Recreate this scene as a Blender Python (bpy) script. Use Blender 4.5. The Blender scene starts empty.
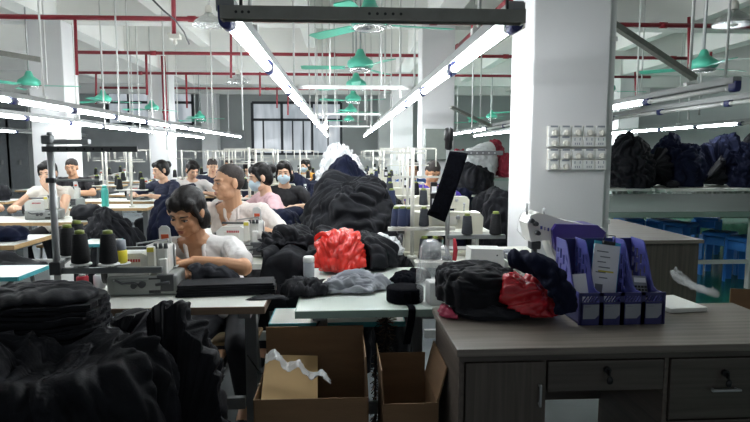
import bpy, bmesh, math, random
from mathutils import Vector, Matrix, Euler, noise as mnoise
C = bpy.context.scene.collection
PI = math.pi
V = Vector
R = math.radians

# ------------------------------------------------------------------ camera
CAMZ = 1.38
FPX = 570.0
PITCH = math.atan(58 / FPX)
YAW = math.atan(33 / FPX * math.cos(PITCH))
FW = V((math.sin(YAW) * math.cos(PITCH), math.cos(YAW) * math.cos(PITCH), -math.sin(PITCH)))
RT = V((math.cos(YAW), -math.sin(YAW), 0))
UP = RT.cross(FW)

def at(px, py, Y=None, z=None, X=None):
    """world point seen at a photograph position, on a plane of known depth, height or side"""
    d = FW + RT * ((px - 375) / FPX) + UP * ((211 - py) / FPX)
    if Y is not None: t = Y / d.y
    elif z is not None: t = (z - CAMZ) / d.z
    else: t = X / d.x
    return V((0, 0, CAMZ)) + d * t

cam_data = bpy.data.cameras.new('camera')
cam_data.sensor_width = 36
cam_data.lens = FPX / 750 * 36
cam_data.clip_end = 200
cam = bpy.data.objects.new('camera', cam_data)
C.objects.link(cam)
M3 = Matrix((RT, UP, -FW)).transposed()
cam.matrix_world = Matrix.Translation((0, 0, CAMZ)) @ M3.to_4x4()
bpy.context.scene.camera = cam

# ------------------------------------------------------------------ materials
def lin(h):
    h = h.lstrip('#')
    return tuple((c / 12.92 if c <= .04045 else ((c + .055) / 1.055) ** 2.4) for c in (int(h[i:i + 2], 16) / 255 for i in (0, 2, 4)))

MATS = {}
def mat(name, hexcol, rough=.6, metal=0, var=.08, scale=8, bump=0, bscale=60, spec=.5, sheen=0, stretch=(1, 1, 1), trans=0, alpha=1, coat=0):
    m = bpy.data.materials.new(name); m.use_nodes = True
    nt = m.node_tree; b = nt.nodes['Principled BSDF']
    col = lin(hexcol)
    b.inputs['Roughness'].default_value = rough
    b.inputs['Metallic'].default_value = metal
    b.inputs['Specular IOR Level'].default_value = spec
    if sheen:
        b.inputs['Sheen Weight'].default_value = sheen
        b.inputs['Sheen Roughness'].default_value = .4
        b.inputs['Sheen Tint'].default_value = (*[min(1, c * 2 + .25) for c in col], 1)
    if coat: b.inputs['Coat Weight'].default_value = coat
    if trans:
        b.inputs['Transmission Weight'].default_value = trans
        b.inputs['IOR'].default_value = 1.2
    b.inputs['Alpha'].default_value = alpha
    tc = nt.nodes.new('ShaderNodeTexCoord')
    mp = nt.nodes.new('ShaderNodeMapping'); mp.inputs['Scale'].default_value = stretch
    nt.links.new(tc.outputs['Object'], mp.inputs['Vector'])
    n = nt.nodes.new('ShaderNodeTexNoise'); n.inputs['Scale'].default_value = scale; n.inputs['Detail'].default_value = 4
    nt.links.new(mp.outputs['Vector'], n.inputs['Vector'])
    cr = nt.nodes.new('ShaderNodeValToRGB')
    cr.color_ramp.elements[0].position = .3; cr.color_ramp.elements[1].position = .7
    cr.color_ramp.elements[0].color = (*[max(0, c * (1 - var)) for c in col], 1)
    cr.color_ramp.elements[1].color = (*[min(1, c * (1 + var)) for c in col], 1)
    nt.links.new(n.outputs['Fac'], cr.inputs['Fac'])
    nt.links.new(cr.outputs['Color'], b.inputs['Base Color'])
    if bump:
        n2 = nt.nodes.new('ShaderNodeTexNoise'); n2.inputs['Scale'].default_value = bscale; n2.inputs['Detail'].default_value = 3
        nt.links.new(mp.outputs['Vector'], n2.inputs['Vector'])
        bp = nt.nodes.new('ShaderNodeBump'); bp.inputs['Strength'].default_value = bump; bp.inputs['Distance'].default_value = .01
        nt.links.new(n2.outputs['Fac'], bp.inputs['Height']); nt.links.new(bp.outputs['Normal'], b.inputs['Normal'])
    MATS[name] = m
    return m

def emis(name, hexcol, strength):
    m = bpy.data.materials.new(name); m.use_nodes = True
    b = m.node_tree.nodes['Principled BSDF']
    b.inputs['Base Color'].default_value = (.9, .9, .9, 1)
    b.inputs['Emission Color'].default_value = (*lin(hexcol), 1)
    b.inputs['Emission Strength'].default_value = strength
    MATS[name] = m
    return m

mat('wall_paint', '#c9cccb', .7, var=.04, scale=1.5, bump=.05)
mat('wall_grey', '#a9adac', .75, var=.06, scale=1.2)
mat('shutter_grey', '#aeb1b3', .7, var=.1, scale=2)
mat('ceiling_paint', '#ecece8', .8, var=.04, scale=1.2)
mat('column_paint', '#dcdcdc', .6, var=.03, scale=2, bump=.04)
mat('white_plastic', '#dedfdc', .4, var=.03)
mat('ivory_plastic', '#d8d6cc', .4, var=.04)
mat('cream_machine', '#d9d6c4', .32, var=.04, coat=.3)
mat('white_machine', '#dcdcd6', .3, var=.04, coat=.3)
mat('grey_machine', '#8d908d', .38, metal=.3, var=.08)
mat('dark_metal', '#46484a', .45, metal=.3, var=.12)
mat('arm_metal', '#5a5b5c', .5, metal=.1, var=.12)
mat('steel', '#a9abab', .35, metal=.35, var=.08)
mat('rail_white', '#d4d5d2', .4, var=.04)
mat('rail_grey', '#8f9291', .5, var=.05)
mat('rail_dark', '#8b8b84', .5, metal=.15, var=.1, scale=20)
mat('black_plastic', '#141416', .4, var=.2)
mat('rubber', '#1c1c1e', .7, var=.2)
mat('red_pipe', '#8e2430', .45, var=.12, scale=5)
mat('fan_teal', '#5cc7aa', .35, var=.08)
mat('lamp_aluminium', '#c9cbca', .25, metal=.8, var=.06)
mat('laminate', '#dfe0d8', .35, var=.03, scale=3)
mat('laminate_green', '#cfd8cf', .3, var=.03, scale=3)
mat('edge_wood', '#b59568', .5, var=.15, scale=12, stretch=(1, 8, 8))
mat('edge_brown', '#8a7460', .5, var=.12, scale=12, stretch=(1, 8, 8))
mat('edge_green', '#8fa69a', .45, var=.05)
mat('edge_teal', '#4fa6ad', .4, var=.06)
mat('leg_grey', '#7c7f80', .45, metal=.4, var=.08)
mat('leg_white', '#cfd3d0', .45, var=.05)
mat('cutting_top', '#434e49', .75, var=.06, scale=3)
mat('black_cloth', '#14151a', .7, var=.35, scale=10, bump=.15, bscale=160, spec=.2)
mat('satin_black', '#17181d', .45, var=.3, scale=8, bump=.05, bscale=150, spec=.35)
mat('navy_cloth', '#12172b', .8, var=.3, scale=9, bump=.15, bscale=160, spec=.12)
mat('velvet_black', '#0b0c11', .95, var=.4, scale=60, bump=.3, bscale=150, spec=.05)
mat('charcoal_cloth', '#2a2b30', .8, var=.15, scale=8, bump=.15, bscale=160, spec=.2)
mat('grey_cloth', '#94979d', .8, var=.08, scale=8, bump=.15, bscale=220, sheen=.1)
mat('white_cloth', '#d9dadb', .8, var=.06, scale=10, bump=.1)
mat('red_cloth', '#8c2034', .75, var=.15, scale=8, bump=.2)
mat('magenta_cloth', '#96183f', .6, var=.12)
mat('red_film', '#dc2f24', .22, var=.15, scale=9, bump=.2, bscale=30, spec=.7)
mat('crimson_film', '#b3202b', .25, var=.2, scale=9, bump=.2, bscale=30, spec=.6)
mat('clear_film', '#eef1f2', .12, var=.02, alpha=.27, spec=.8)
mat('crinkled_film', '#e6e9ea', .15, var=.05, alpha=.5, spec=.9)
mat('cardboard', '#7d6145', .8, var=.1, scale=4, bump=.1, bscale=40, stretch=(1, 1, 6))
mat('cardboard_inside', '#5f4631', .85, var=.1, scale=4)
mat('cardboard_light', '#b89a6c', .8, var=.08, scale=4)
mat('print_ink', '#3a2c20', .8)
mat('lilac_plastic', '#4d5196', .38, var=.06)
mat('indigo_plastic', '#2b2c60', .38, var=.06)
mat('purple_machine', '#34207c', .3, var=.06, coat=.4)
mat('card_grey', '#8a8f97', .6, var=.05)
mat('paper', '#eeeef2', .7, var=.03)
mat('paper_print', '#7a7d86', .7, var=.1)
mat('yellow_mark', '#d6c84a', .6)
mat('cyan_board', '#49b3cf', .5)
mat('skin', '#c39676', .55, var=.05, scale=6, spec=.4)
mat('skin_tan', '#c2926f', .55, var=.05, scale=6, spec=.4)
mat('skin_pale', '#d2a98d', .55, var=.05, scale=6, spec=.4)
mat('lip', '#9c5c4e', .5)
mat('hair', '#120f0e', .5, var=.3, scale=14, stretch=(6, 6, 1), bump=.3, bscale=50, spec=.3)
mat('hair_short', '#2a221f', .7, var=.3, scale=60, bump=.4, bscale=160)
mat('eye_white', '#9c948c', .4)
mat('eye_dark', '#120d0b', .3)
mat('shirt_white', '#cfccc9', .8, var=.03, scale=6, bump=.1)
mat('shirt_stripe', '#d0c6bf', .8, var=.06, scale=14, stretch=(10, 10, 1), bump=.1)
mat('shirt_pink', '#cfa9ae', .8, var=.05)
mat('shirt_cream', '#d9d3c8', .8, var=.05)
mat('shirt_maroon', '#5b2434', .8, var=.08)
mat('shirt_black', '#17161a', .8, var=.15)
mat('shirt_navy', '#181e36', .8, var=.1)
mat('shirt_blue', '#2f4f86', .8, var=.08)
mat('shirt_purple', '#4a36a0', .8, var=.08)
mat('shirt_yellow', '#c8923a', .8, var=.08)
mat('trousers', '#15161c', .85, var=.1)
mat('mask_blue', '#bcd0dc', .8, var=.04)
mat('yellow_plastic', '#d9c92f', .4, var=.06)
mat('orange_label', '#d8562c', .5)
mat('red_print', '#b0323a', .5)
mat('thread_black', '#0d0e11', .8, var=.2, scale=120, stretch=(.1, .1, 4), bump=.4, bscale=200)
mat('thread_navy', '#1c2748', .75, var=.2, scale=120, stretch=(.1, .1, 4), bump=.4, bscale=200)
mat('thread_grey', '#2b2e34', .75, var=.2, scale=120, stretch=(.1, .1, 4), bump=.4, bscale=200)
mat('cone_green', '#7d8a3c', .5, var=.1)
mat('thread_red', '#a52130', .75, var=.1)
mat('stool_blue', '#3b8ae0', .35, var=.06)
mat('teal_bottle', '#3fa79b', .3, var=.06)
mat('box_grey', '#8a918a', .5, metal=.1, var=.05)
mat('curtain_silver', '#8d9490', .4, metal=.5, var=.15, scale=5, stretch=(6, 6, 1))
mat('feather', '#2b2220', .8, var=.4, scale=30)
mat('feather_tip', '#6e5a4a', .8, var=.3, scale=30)
mat('blue_clip', '#1d2662', .4)
mat('cable_black', '#151517', .5)
mat('window_frame', '#3b3f44', .5, metal=.3)
mat('door_grey', '#8f9396', .6, var=.06)
emis('tube_glow', '#f6fbff', 40)
emis('tube_off', '#ffffff', .0)
emis('reflection_glow', '#fff6e6', 12)

# wood grain for the desks; front and side tones darkened to imitate shade
def wood(name, c0, c1, axis):
    m = bpy.data.materials.new(name); m.use_nodes = True
    nt = m.node_tree; b = nt.nodes['Principled BSDF']; b.inputs['Roughness'].default_value = .42
    tc = nt.nodes.new('ShaderNodeTexCoord'); mp = nt.nodes.new('ShaderNodeMapping')
    s = [22, 22, 22]; s[axis] = .9
    mp.inputs['Scale'].default_value = s
    n = nt.nodes.new('ShaderNodeTexNoise'); n.inputs['Scale'].default_value = 2.4; n.inputs['Detail'].default_value = 7; n.inputs['Distortion'].default_value = .6
    cr = nt.nodes.new('ShaderNodeValToRGB'); e = cr.color_ramp.elements
    e[0].position = .32; e[1].position = .68; e[0].color = (*lin(c0), 1); e[1].color = (*lin(c1), 1)
    nt.links.new(tc.outputs['Object'], mp.inputs['Vector']); nt.links.new(mp.outputs['Vector'], n.inputs['Vector'])
    nt.links.new(n.outputs['Fac'], cr.inputs['Fac']); nt.links.new(cr.outputs['Color'], b.inputs['Base Color'])
    MATS[name] = m
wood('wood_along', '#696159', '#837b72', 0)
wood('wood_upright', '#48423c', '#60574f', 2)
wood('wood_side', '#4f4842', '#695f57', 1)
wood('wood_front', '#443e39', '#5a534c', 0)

# floor: grey lane under the machines, green epoxy on the right side
def floor_mat():
    m = bpy.data.materials.new('epoxy_floor'); m.use_nodes = True
    nt = m.node_tree; b = nt.nodes['Principled BSDF']; b.inputs['Roughness'].default_value = .22
    tc = nt.nodes.new('ShaderNodeTexCoord'); sx = nt.nodes.new('ShaderNodeSeparateXYZ')
    nt.links.new(tc.outputs['Object'], sx.inputs[0])
    gt = nt.nodes.new('ShaderNodeMath'); gt.operation = 'GREATER_THAN'; gt.inputs[1].default_value = 1.5
    nt.links.new(sx.outputs['X'], gt.inputs[0])
    n = nt.nodes.new('ShaderNodeTexNoise'); n.inputs['Scale'].default_value = 1.6; n.inputs['Detail'].default_value = 6
    nt.links.new(tc.outputs['Object'], n.inputs['Vector'])
    def ramp(a, c):
        r = nt.nodes.new('ShaderNodeValToRGB'); r.color_ramp.elements[0].color = (*lin(a), 1); r.color_ramp.elements[1].color = (*lin(c), 1)
        r.color_ramp.elements[0].position = .35; r.color_ramp.elements[1].position = .65
        nt.links.new(n.outputs['Fac'], r.inputs['Fac']); return r
    ra = ramp('#7f8688', '#92989a'); rb = ramp('#1d6b50', '#2b8062')
    mx = nt.nodes.new('ShaderNodeMix'); mx.data_type = 'RGBA'
    nt.links.new(gt.outputs[0], mx.inputs['Factor']); nt.links.new(ra.outputs['Color'], mx.inputs['A']); nt.links.new(rb.outputs['Color'], mx.inputs['B'])
    nt.links.new(mx.outputs['Result'], b.inputs['Base Color'])
    MATS['epoxy_floor'] = m
floor_mat()

# window panes: frosted, with dull daylight painted in as an uneven glow
def pane_mat():
    m = bpy.data.materials.new('pane_daylight'); m.use_nodes = True
    nt = m.node_tree; b = nt.nodes['Principled BSDF']; b.inputs['Roughness'].default_value = .12
    b.inputs['Base Color'].default_value = (.22, .24, .26, 1)
    tc = nt.nodes.new('ShaderNodeTexCoord'); n = nt.nodes.new('ShaderNodeTexNoise'); n.inputs['Scale'].default_value = 1.3
    mp = nt.nodes.new('ShaderNodeMapping'); mp.inputs['Scale'].default_value = (3, 1, .6)
    nt.links.new(tc.outputs['Object'], mp.inputs['Vector']); nt.links.new(mp.outputs['Vector'], n.inputs['Vector'])
    cr = nt.nodes.new('ShaderNodeValToRGB'); cr.color_ramp.elements[0].color = (.20, .225, .25, 1); cr.color_ramp.elements[1].color = (.40, .43, .46, 1)
    cr.color_ramp.elements[0].position = .35; cr.color_ramp.elements[1].position = .65
    nt.links.new(n.outputs['Fac'], cr.inputs['Fac']); nt.links.new(cr.outputs['Color'], b.inputs['Emission Color'])
    b.inputs['Emission Strength'].default_value = .8
    MATS['pane_daylight'] = m
pane_mat()

# ------------------------------------------------------------------ mesh builder
def basis(d):
    d = d.normalized()
    a = V((0, 0, 1)) if abs(d.z) < .95 else V((1, 0, 0))
    u = d.cross(a).normalized()
    return u, d.cross(u).normalized()

class MB:
    def __init__(s):
        s.v = []; s.f = []; s.m = []; s.sm = []
    def add(s, vs, fs, mi=0, smooth=False):
        o = len(s.v); s.v += [V(p) for p in vs]
        for f in fs:
            s.f.append([i + o for i in f]); s.m.append(mi); s.sm.append(smooth)
        return s
    def box(s, c, size, rz=0, bev=0, mi=0, rot=None):
        hx, hy, hz = (k / 2 for k in size)
        M = rot.to_3x3() if rot else Matrix.Rotation(rz, 3, 'Z')
        c = V(c)
        if bev:
            bm = bmesh.new(); bmesh.ops.create_cube(bm, size=1)
            for v in bm.verts: v.co = V((v.co.x * hx * 2, v.co.y * hy * 2, v.co.z * hz * 2))
            bmesh.ops.bevel(bm, geom=bm.edges[:], offset=min(bev, min(hx, hy, hz) * .95), segments=2, affect='EDGES', profile=.5)
            bm.verts.index_update()
            s.add([c + M @ v.co for v in bm.verts], [[v.index for v in f.verts] for f in bm.faces], mi)
            bm.free(); return s
        vs = [c + M @ V((x * hx, y * hy, z * hz)) for x in (-1, 1) for y in (-1, 1) for z in (-1, 1)]
        s.add(vs, [(0, 1, 3, 2), (4, 6, 7, 5), (0, 4, 5, 1), (2, 3, 7, 6), (0, 2, 6, 4), (1, 5, 7, 3)], mi)
        return s
    def bar(s, p0, p1, w, h=None, mi=0):
        """square bar between two points"""
        h = h or w
        p0, p1 = V(p0), V(p1); d = p1 - p0; u, w2 = basis(d)
        vs = []
        for p in (p0, p1):
            for a, b in ((-1, -1), (1, -1), (1, 1), (-1, 1)):
                vs.append(p + u * a * w / 2 + w2 * b * h / 2)
        s.add(vs, [(0, 1, 2, 3), (7, 6, 5, 4), (0, 4, 5, 1), (1, 5, 6, 2), (2, 6, 7, 3), (3, 7, 4, 0)], mi)
        return s
    def cyl(s, p0, p1, r0, r1=None, n=12, mi=0, smooth=True):
        r1 = r0 if r1 is None else r1
        p0, p1 = V(p0), V(p1); u, w = basis(p1 - p0)
        vs = []
        for p, r in ((p0, r0), (p1, r1)):
            for i in range(n):
                a = 2 * PI * i / n
                vs.append(p + (u * math.cos(a) + w * math.sin(a)) * r)
        o = len(s.v)
        s.add(vs, [(i, (i + 1) % n, n + (i + 1) % n, n + i) for i in range(n)], mi, smooth)
        s.f.append([o + i for i in range(n)][::-1]); s.m.append(mi); s.sm.append(False)
        s.f.append([o + n + i for i in range(n)]); s.m.append(mi); s.sm.append(False)
        return s
    def tube(s, pts, r, n=8, mi=0):
        pts = [V(p) for p in pts]; vs = []
        d0 = (pts[1] - pts[0]); u, w = basis(d0)
        for k, p in enumerate(pts):
            d = (pts[min(k + 1, len(pts) - 1)] - pts[max(k - 1, 0)]).normalized()
            u = (u - d * u.dot(d)).normalized(); w = d.cross(u)
            rr = r[k] if isinstance(r, (list, tuple)) else r
            for i in range(n):
                a = 2 * PI * i / n; vs.append(p + (u * math.cos(a) + w * math.sin(a)) * rr)
        fs = []
        for k in range(len(pts) - 1):
            for i in range(n):
                fs.append((k * n + i, k * n + (i + 1) % n, (k + 1) * n + (i + 1) % n, (k + 1) * n + i))
        fs.append(tuple(range(n))[::-1]); fs.append(tuple((len(pts) - 1) * n + i for i in range(n)))
        s.add(vs, fs, mi, True); return s
    def lathe(s, prof, c=(0, 0, 0), n=20, mi=0, smooth=True):
        c = V(c); vs = []
        for r, z in prof:
            for i in range(n):
                a = 2 * PI * i / n; vs.append(c + V((r * math.cos(a), r * math.sin(a), z)))
        fs = []
        for k in range(len(prof) - 1):
            for i in range(n):
                fs.append((k * n + i, k * n + (i + 1) % n, (k + 1) * n + (i + 1) % n, (k + 1) * n + i))
        s.add(vs, fs, mi, smooth)
        o = len(s.v) - len(vs)
        s.f.append([o + i for i in range(n)][::-1]); s.m.append(mi); s.sm.append(False)
        s.f.append([o + (len(prof) - 1) * n + i for i in range(n)]); s.m.append(mi); s.sm.append(False)
        return s
    def prism(s, outline, y0, y1, axis='Y', c=(0, 0, 0), mi=0, M=None):
        """outline of (a, b) extruded along an axis: Y -> (a, t, b), X -> (t, a, b), Z -> (a, b, t)"""
        f = {'Y': lambda a, b, t: V((a, t, b)), 'X': lambda a, b, t: V((t, a, b)), 'Z': lambda a, b, t: V((a, b, t))}[axis]
        c = V(c); n = len(outline)
        vs = [f(a, b, t) for t in (y0, y1) for a, b in outline]
        if M: vs = [M @ p for p in vs]
        vs = [c + p for p in vs]
        s.add(vs, [tuple(range(n)), tuple(range(2 * n - 1, n - 1, -1))] + [(i, n + i, n + (i + 1) % n, (i + 1) % n) for i in range(n)], mi)
        return s
    def ell(s, c, r, n=14, m=8, mi=0, M=None):
        c = V(c); vs = []; fs = []
        r = (r, r, r) if isinstance(r, (int, float)) else r
        for j in range(1, m):
            p = PI * j / m
            for i in range(n):
                a = 2 * PI * i / n
                q = V((r[0] * math.sin(p) * math.cos(a), r[1] * math.sin(p) * math.sin(a), r[2] * math.cos(p)))
                vs.append(c + (M @ q if M else q))
        q = V((0, 0, r[2])); t = M @ q if M else q
        vs += [c + t, c - t]; T, B = len(vs) - 2, len(vs) - 1
        for j in range(m - 2):
            for i in range(n):
                fs.append((j * n + i, (j + 1) * n + i, (j + 1) * n + (i + 1) % n, j * n + (i + 1) % n))
        for i in range(n):
            fs.append((T, i, (i + 1) % n)); fs.append((B, (m - 2) * n + (i + 1) % n, (m - 2) * n + i))
        s.add(vs, fs, mi, True); return s
    def cap(s, p0, p1, r0, r1=None, n=12, mi=0):
        """capsule with two radii, for limbs"""
        r1 = r0 if r1 is None else r1
        s.cyl(p0, p1, r0, r1, n, mi); s.ell(p0, r0, n, 8, mi); s.ell(p1, r1, n, 8, mi); return s
    def xf(s, M):
        s.v = [M @ p for p in s.v]; return s
    def mesh(s, name, mats, fix=True):
        me = bpy.data.meshes.new(name)
        me.from_pydata([tuple(p) for p in s.v], [], s.f)
        for m in (mats if isinstance(mats, (list, tuple)) else [mats]):
            me.materials.append(MATS[m])
        me.polygons.foreach_set('material_index', s.m)
        me.polygons.foreach_set('use_smooth', s.sm)
        if fix:
            bm = bmesh.new(); bm.from_mesh(me); bmesh.ops.recalc_face_normals(bm, faces=bm.faces[:]); bm.to_mesh(me); bm.free()
        me.update(); return me
    def build(s, name, mats, parent=None, loc=None, rz=0):
        o = bpy.data.objects.new(name, s.mesh(name, mats)); C.objects.link(o)
        if parent is not None: o.parent = parent
        if loc is not None: o.location = loc
        if rz: o.rotation_euler.z = rz
        return o

def tag(o, label=None, cat=None, group=None, kind=None):
    if label: o['label'] = label
    if cat: o['category'] = cat
    if group: o['group'] = group
    if kind: o['kind'] = kind
    return o
def thing(name, label, cat, loc=(0, 0, 0), rz=0, group=None):
    o = bpy.data.objects.new(name, None); C.objects.link(o)
    o.location = loc; o.rotation_euler.z = rz; o.empty_display_size = .1
    return tag(o, label, cat, group)
def struct(name, mb, m, parent=None):
    o = mb.build(name, m, parent)
    if parent is None: o['kind'] = 'structure'
    return o
def clone(o, loc=None, rz=None, label=None, group=None, parent=None):
    c = o.copy(); C.objects.link(c)
    if parent is not None: c.parent = parent
    if loc is not None: c.location = loc
    if rz is not None: c.rotation_euler.z = rz
    if label: c['label'] = label
    if group: c['group'] = group
    for ch in KIDS(o): clone(ch, parent=c)
    return c
def KIDS(o): return [c for c in bpy.data.objects if c.parent == o]
class Proto:
    """first placement uses the built thing itself, later ones are copies"""
    def __init__(s, o): s.o = o; s.used = False
    def put(s, loc, rz=0, label=None, group=None):
        if not s.used:
            s.used = True; o = s.o
            o.location = loc; o.rotation_euler.z = rz
            if label: o['label'] = label
            if group: o['group'] = group
            return o
        return clone(s.o, loc, rz, label, group)
ORD = ['nearest', 'second', 'third', 'fourth', 'fifth', 'sixth', 'seventh', 'eighth', 'ninth', 'tenth', 'eleventh', 'twelfth', 'thirteenth', 'fourteenth']
def nth(i): return ORD[i] if i else 'nearest'

def nz(p): return mnoise.noise(p)
def ridge(p):
    r = abs(mnoise.noise(p)); return min(1.0, 2.6 * r) - .55 if True else 0
def fold_noise(p, seed, fs, stretch, ang):
    """crumpled-cloth relief: warped ridges, long in one direction"""
    q = V((p.x * math.cos(ang) + p.y * math.sin(ang), -p.x * math.sin(ang) + p.y * math.cos(ang), p.z))
    w = V((nz(q * 2.5 + V((seed, 0, 0))), nz(q * 2.5 + V((0, seed, 7))), nz(q * 2.5 + V((3, 0, seed))))) * .22
    q = q + w
    q = V((q.x * stretch[0], q.y * stretch[1], q.z * stretch[2])) * fs * 1.05 + V((seed * 3.1, seed * 1.7, 0))
    return .8 * ridge(q) + .36 * ridge(q * 2.2 + V((9, 4, 1))) + .12 * nz(q * 4.3)

HEAPS = []; HEAPN = {}
def heap(name, label, cat, c, rx, ry, h, rot=0, seed=1, m='black_cloth', fold=.035, fs=5, stretch=(1, 1, .5), box=.8, side=.7, out=.16, n=(88, 34), group=None, parent=None, ang=None, skirt=0, tilt=(0, 0), crease=0, cs=16, sq=2):
    """soft pile of cloth standing on c, closed underneath"""
    nt, nr = n; vs = []; fs_ = []
    ang = seed * 1.3 if ang is None else ang
    for j in range(nr + 1):
        ph = (j / nr) * PI / 2
        rr = math.sin(ph) ** side; zz = max(0, math.cos(ph)) ** box
        for i in range(nt):
            a = 2 * PI * i / nt
            ro = 1 + out * nz(V((math.cos(a) * 1.4, math.sin(a) * 1.4, seed * 2.3))) + out * .5 * nz(V((math.cos(a) * 4, math.sin(a) * 4, seed * 1.3 + 5)))
            if sq != 2: ro *= (abs(math.cos(a)) ** sq + abs(math.sin(a)) ** sq) ** (-1 / sq)
            x, y = rx * rr * ro * math.cos(a), ry * rr * ro * math.sin(a)
            z = h * zz * (1 + .22 * nz(V((x * 3 + seed, y * 3, seed)))) + tilt[0] * x * zz + tilt[1] * y * zz
            p = V((x, y, z))
            nn = V((x / (rx * rx), y / (ry * ry), (z + .02) / (h * h) + .001)).normalized()
            f = fold * fold_noise(p, seed, fs, stretch, ang)
            if crease:
                d_ = mnoise.voronoi((p + V((seed, 2, 3))) * cs + V((nz(p * 9), nz(p * 9 + V((5, 0, 0))), 0)) * .6)[0]; f += crease * (min(1, (d_[1] - d_[0]) * 1.6) - .4)
            if skirt: f += skirt * rr * math.sin(a * 17 + 4 * nz(V((a * 1.5, seed, z * 2))) ) * (j / nr)
            edge = min(1, (nr - j) / 4 + .25)
            p = p + nn * f * edge
            p.z = max(0 if j < nr else 0, p.z) if j < nr else 0
            vs.append(p)
    for j in range(nr):
        for i in range(nt):
            fs_.append((j * nt + i, (j + 1) * nt + i, (j + 1) * nt + (i + 1) % nt, j * nt + (i + 1) % nt))
    mb = MB().add(vs, fs_, 0, True)
    M = Matrix.Rotation(rot, 4, 'Z')
    mb.xf(M)
    o = mb.build(name, m, parent, loc=c); HEAPS.append(o); HEAPN[o.name] = (nt, nr)
    if parent is None: tag(o, label, cat, group)
    return o

def sheet(name, label, cat, pts_fn, nu, nv, m, thick=.004, parent=None, loc=(0, 0, 0), group=None, wob=.006, fs=9, seed=1):
    """cloth or film sheet from a parametric surface, given a real thickness"""
    P = [[V(pts_fn(u / (nu - 1), v / (nv - 1))) for v in range(nv)] for u in range(nu)]
    top = []
    for u in range(nu):
        for v in range(nv):
            a = P[min(u + 1, nu - 1)][v] - P[max(u - 1, 0)][v]; b = P[u][min(v + 1, nv - 1)] - P[u][max(v - 1, 0)]
            n_ = a.cross(b); n_ = n_.normalized() if n_.length > 1e-9 else V((0, 0, 1))
            top.append((P[u][v] + n_ * wob * fold_noise(P[u][v], seed, fs, (1, 1, 1), seed), n_))
    vs = [p for p, n_ in top] + [p - n_ * thick for p, n_ in top]
    o = nu * nv; fs_ = []
    for u in range(nu - 1):
        for v in range(nv - 1):
            q = (u * nv + v, (u + 1) * nv + v, (u + 1) * nv + v + 1, u * nv + v + 1)
            fs_.append(q); fs_.append(tuple(o + i for i in q[::-1]))
    rim = [(u, 0) for u in range(nu)] + [(nu - 1, v) for v in range(1, nv)] + [(u, nv - 1) for u in range(nu - 2, -1, -1)] + [(0, v) for v in range(nv - 2, 0, -1)]
    for k in range(len(rim)):
        a = rim[k][0] * nv + rim[k][1]; b = rim[(k + 1) % len(rim)]; b = b[0] * nv + b[1]
        fs_.append((a, b, o + b, o + a))
    ob = MB().add(vs, fs_, 0, True).build(name, m, parent, loc=loc)
    if parent is None: tag(ob, label, cat, group)
    return ob

def remesh(mb, voxel, smooth_it=3, disp=None, cut=None, mats=('skin',), name='body', parent=None, matfn=None):
    """fuse overlapping closed forms into one continuous skin"""
    me = mb.mesh('tmp_form', mats, fix=False)
    o = bpy.data.objects.new('tmp_form', me); C.objects.link(o)
    r = o.modifiers.new('r', 'REMESH'); r.mode = 'VOXEL'; r.voxel_size = voxel; r.use_smooth_shade = True
    if smooth_it:
        s = o.modifiers.new('s', 'SMOOTH'); s.factor = .5; s.iterations = smooth_it
    dg = bpy.context.evaluated_depsgraph_get()
    me2 = bpy.data.meshes.new_from_object(o.evaluated_get(dg))
    bpy.data.objects.remove(o); bpy.data.meshes.remove(me)
    me2.name = name
    if disp:
        ns = [v.normal.copy() for v in me2.vertices]
        for v, n_ in zip(me2.vertices, ns):
            v.co = v.co + n_ * disp(v.co, n_)
    if cut:
        bm = bmesh.new(); bm.from_mesh(me2)
        bad = [v for v in bm.verts if cut(v.co)]
        bmesh.ops.delete(bm, geom=bad, context='VERTS'); bm.to_mesh(me2); bm.free()
    me2.materials.clear()
    for m in mats: me2.materials.append(MATS[m])
    for p in me2.polygons:
        p.use_smooth = True
        p.material_index = matfn(p.center) if matfn else 0
    ob = bpy.data.objects.new(name, me2); C.objects.link(ob)
    if parent is not None: ob.parent = parent
    return ob
# ================================================================== room shell
XL, XR, YF, YB, ZC = -12.5, 11.0, -2.6, 21.0, 4.0
struct('floor', MB().box(((XL + XR) / 2, (YF + YB) / 2, -.05), (XR - XL, YB - YF, .1)), 'epoxy_floor')
struct('ceiling', MB().box(((XL + XR) / 2, (YF + YB) / 2, ZC + .06), (XR - XL, YB - YF, .12)), 'ceiling_paint')
struct('wall_left', MB().box((XL - .1, (YF + YB) / 2, ZC / 2), (.2, YB - YF, ZC)), 'wall_grey')
struct('wall_right', MB().box((XR + .1, (YF + YB) / 2, ZC / 2), (.2, YB - YF, ZC)), 'wall_grey')

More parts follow.
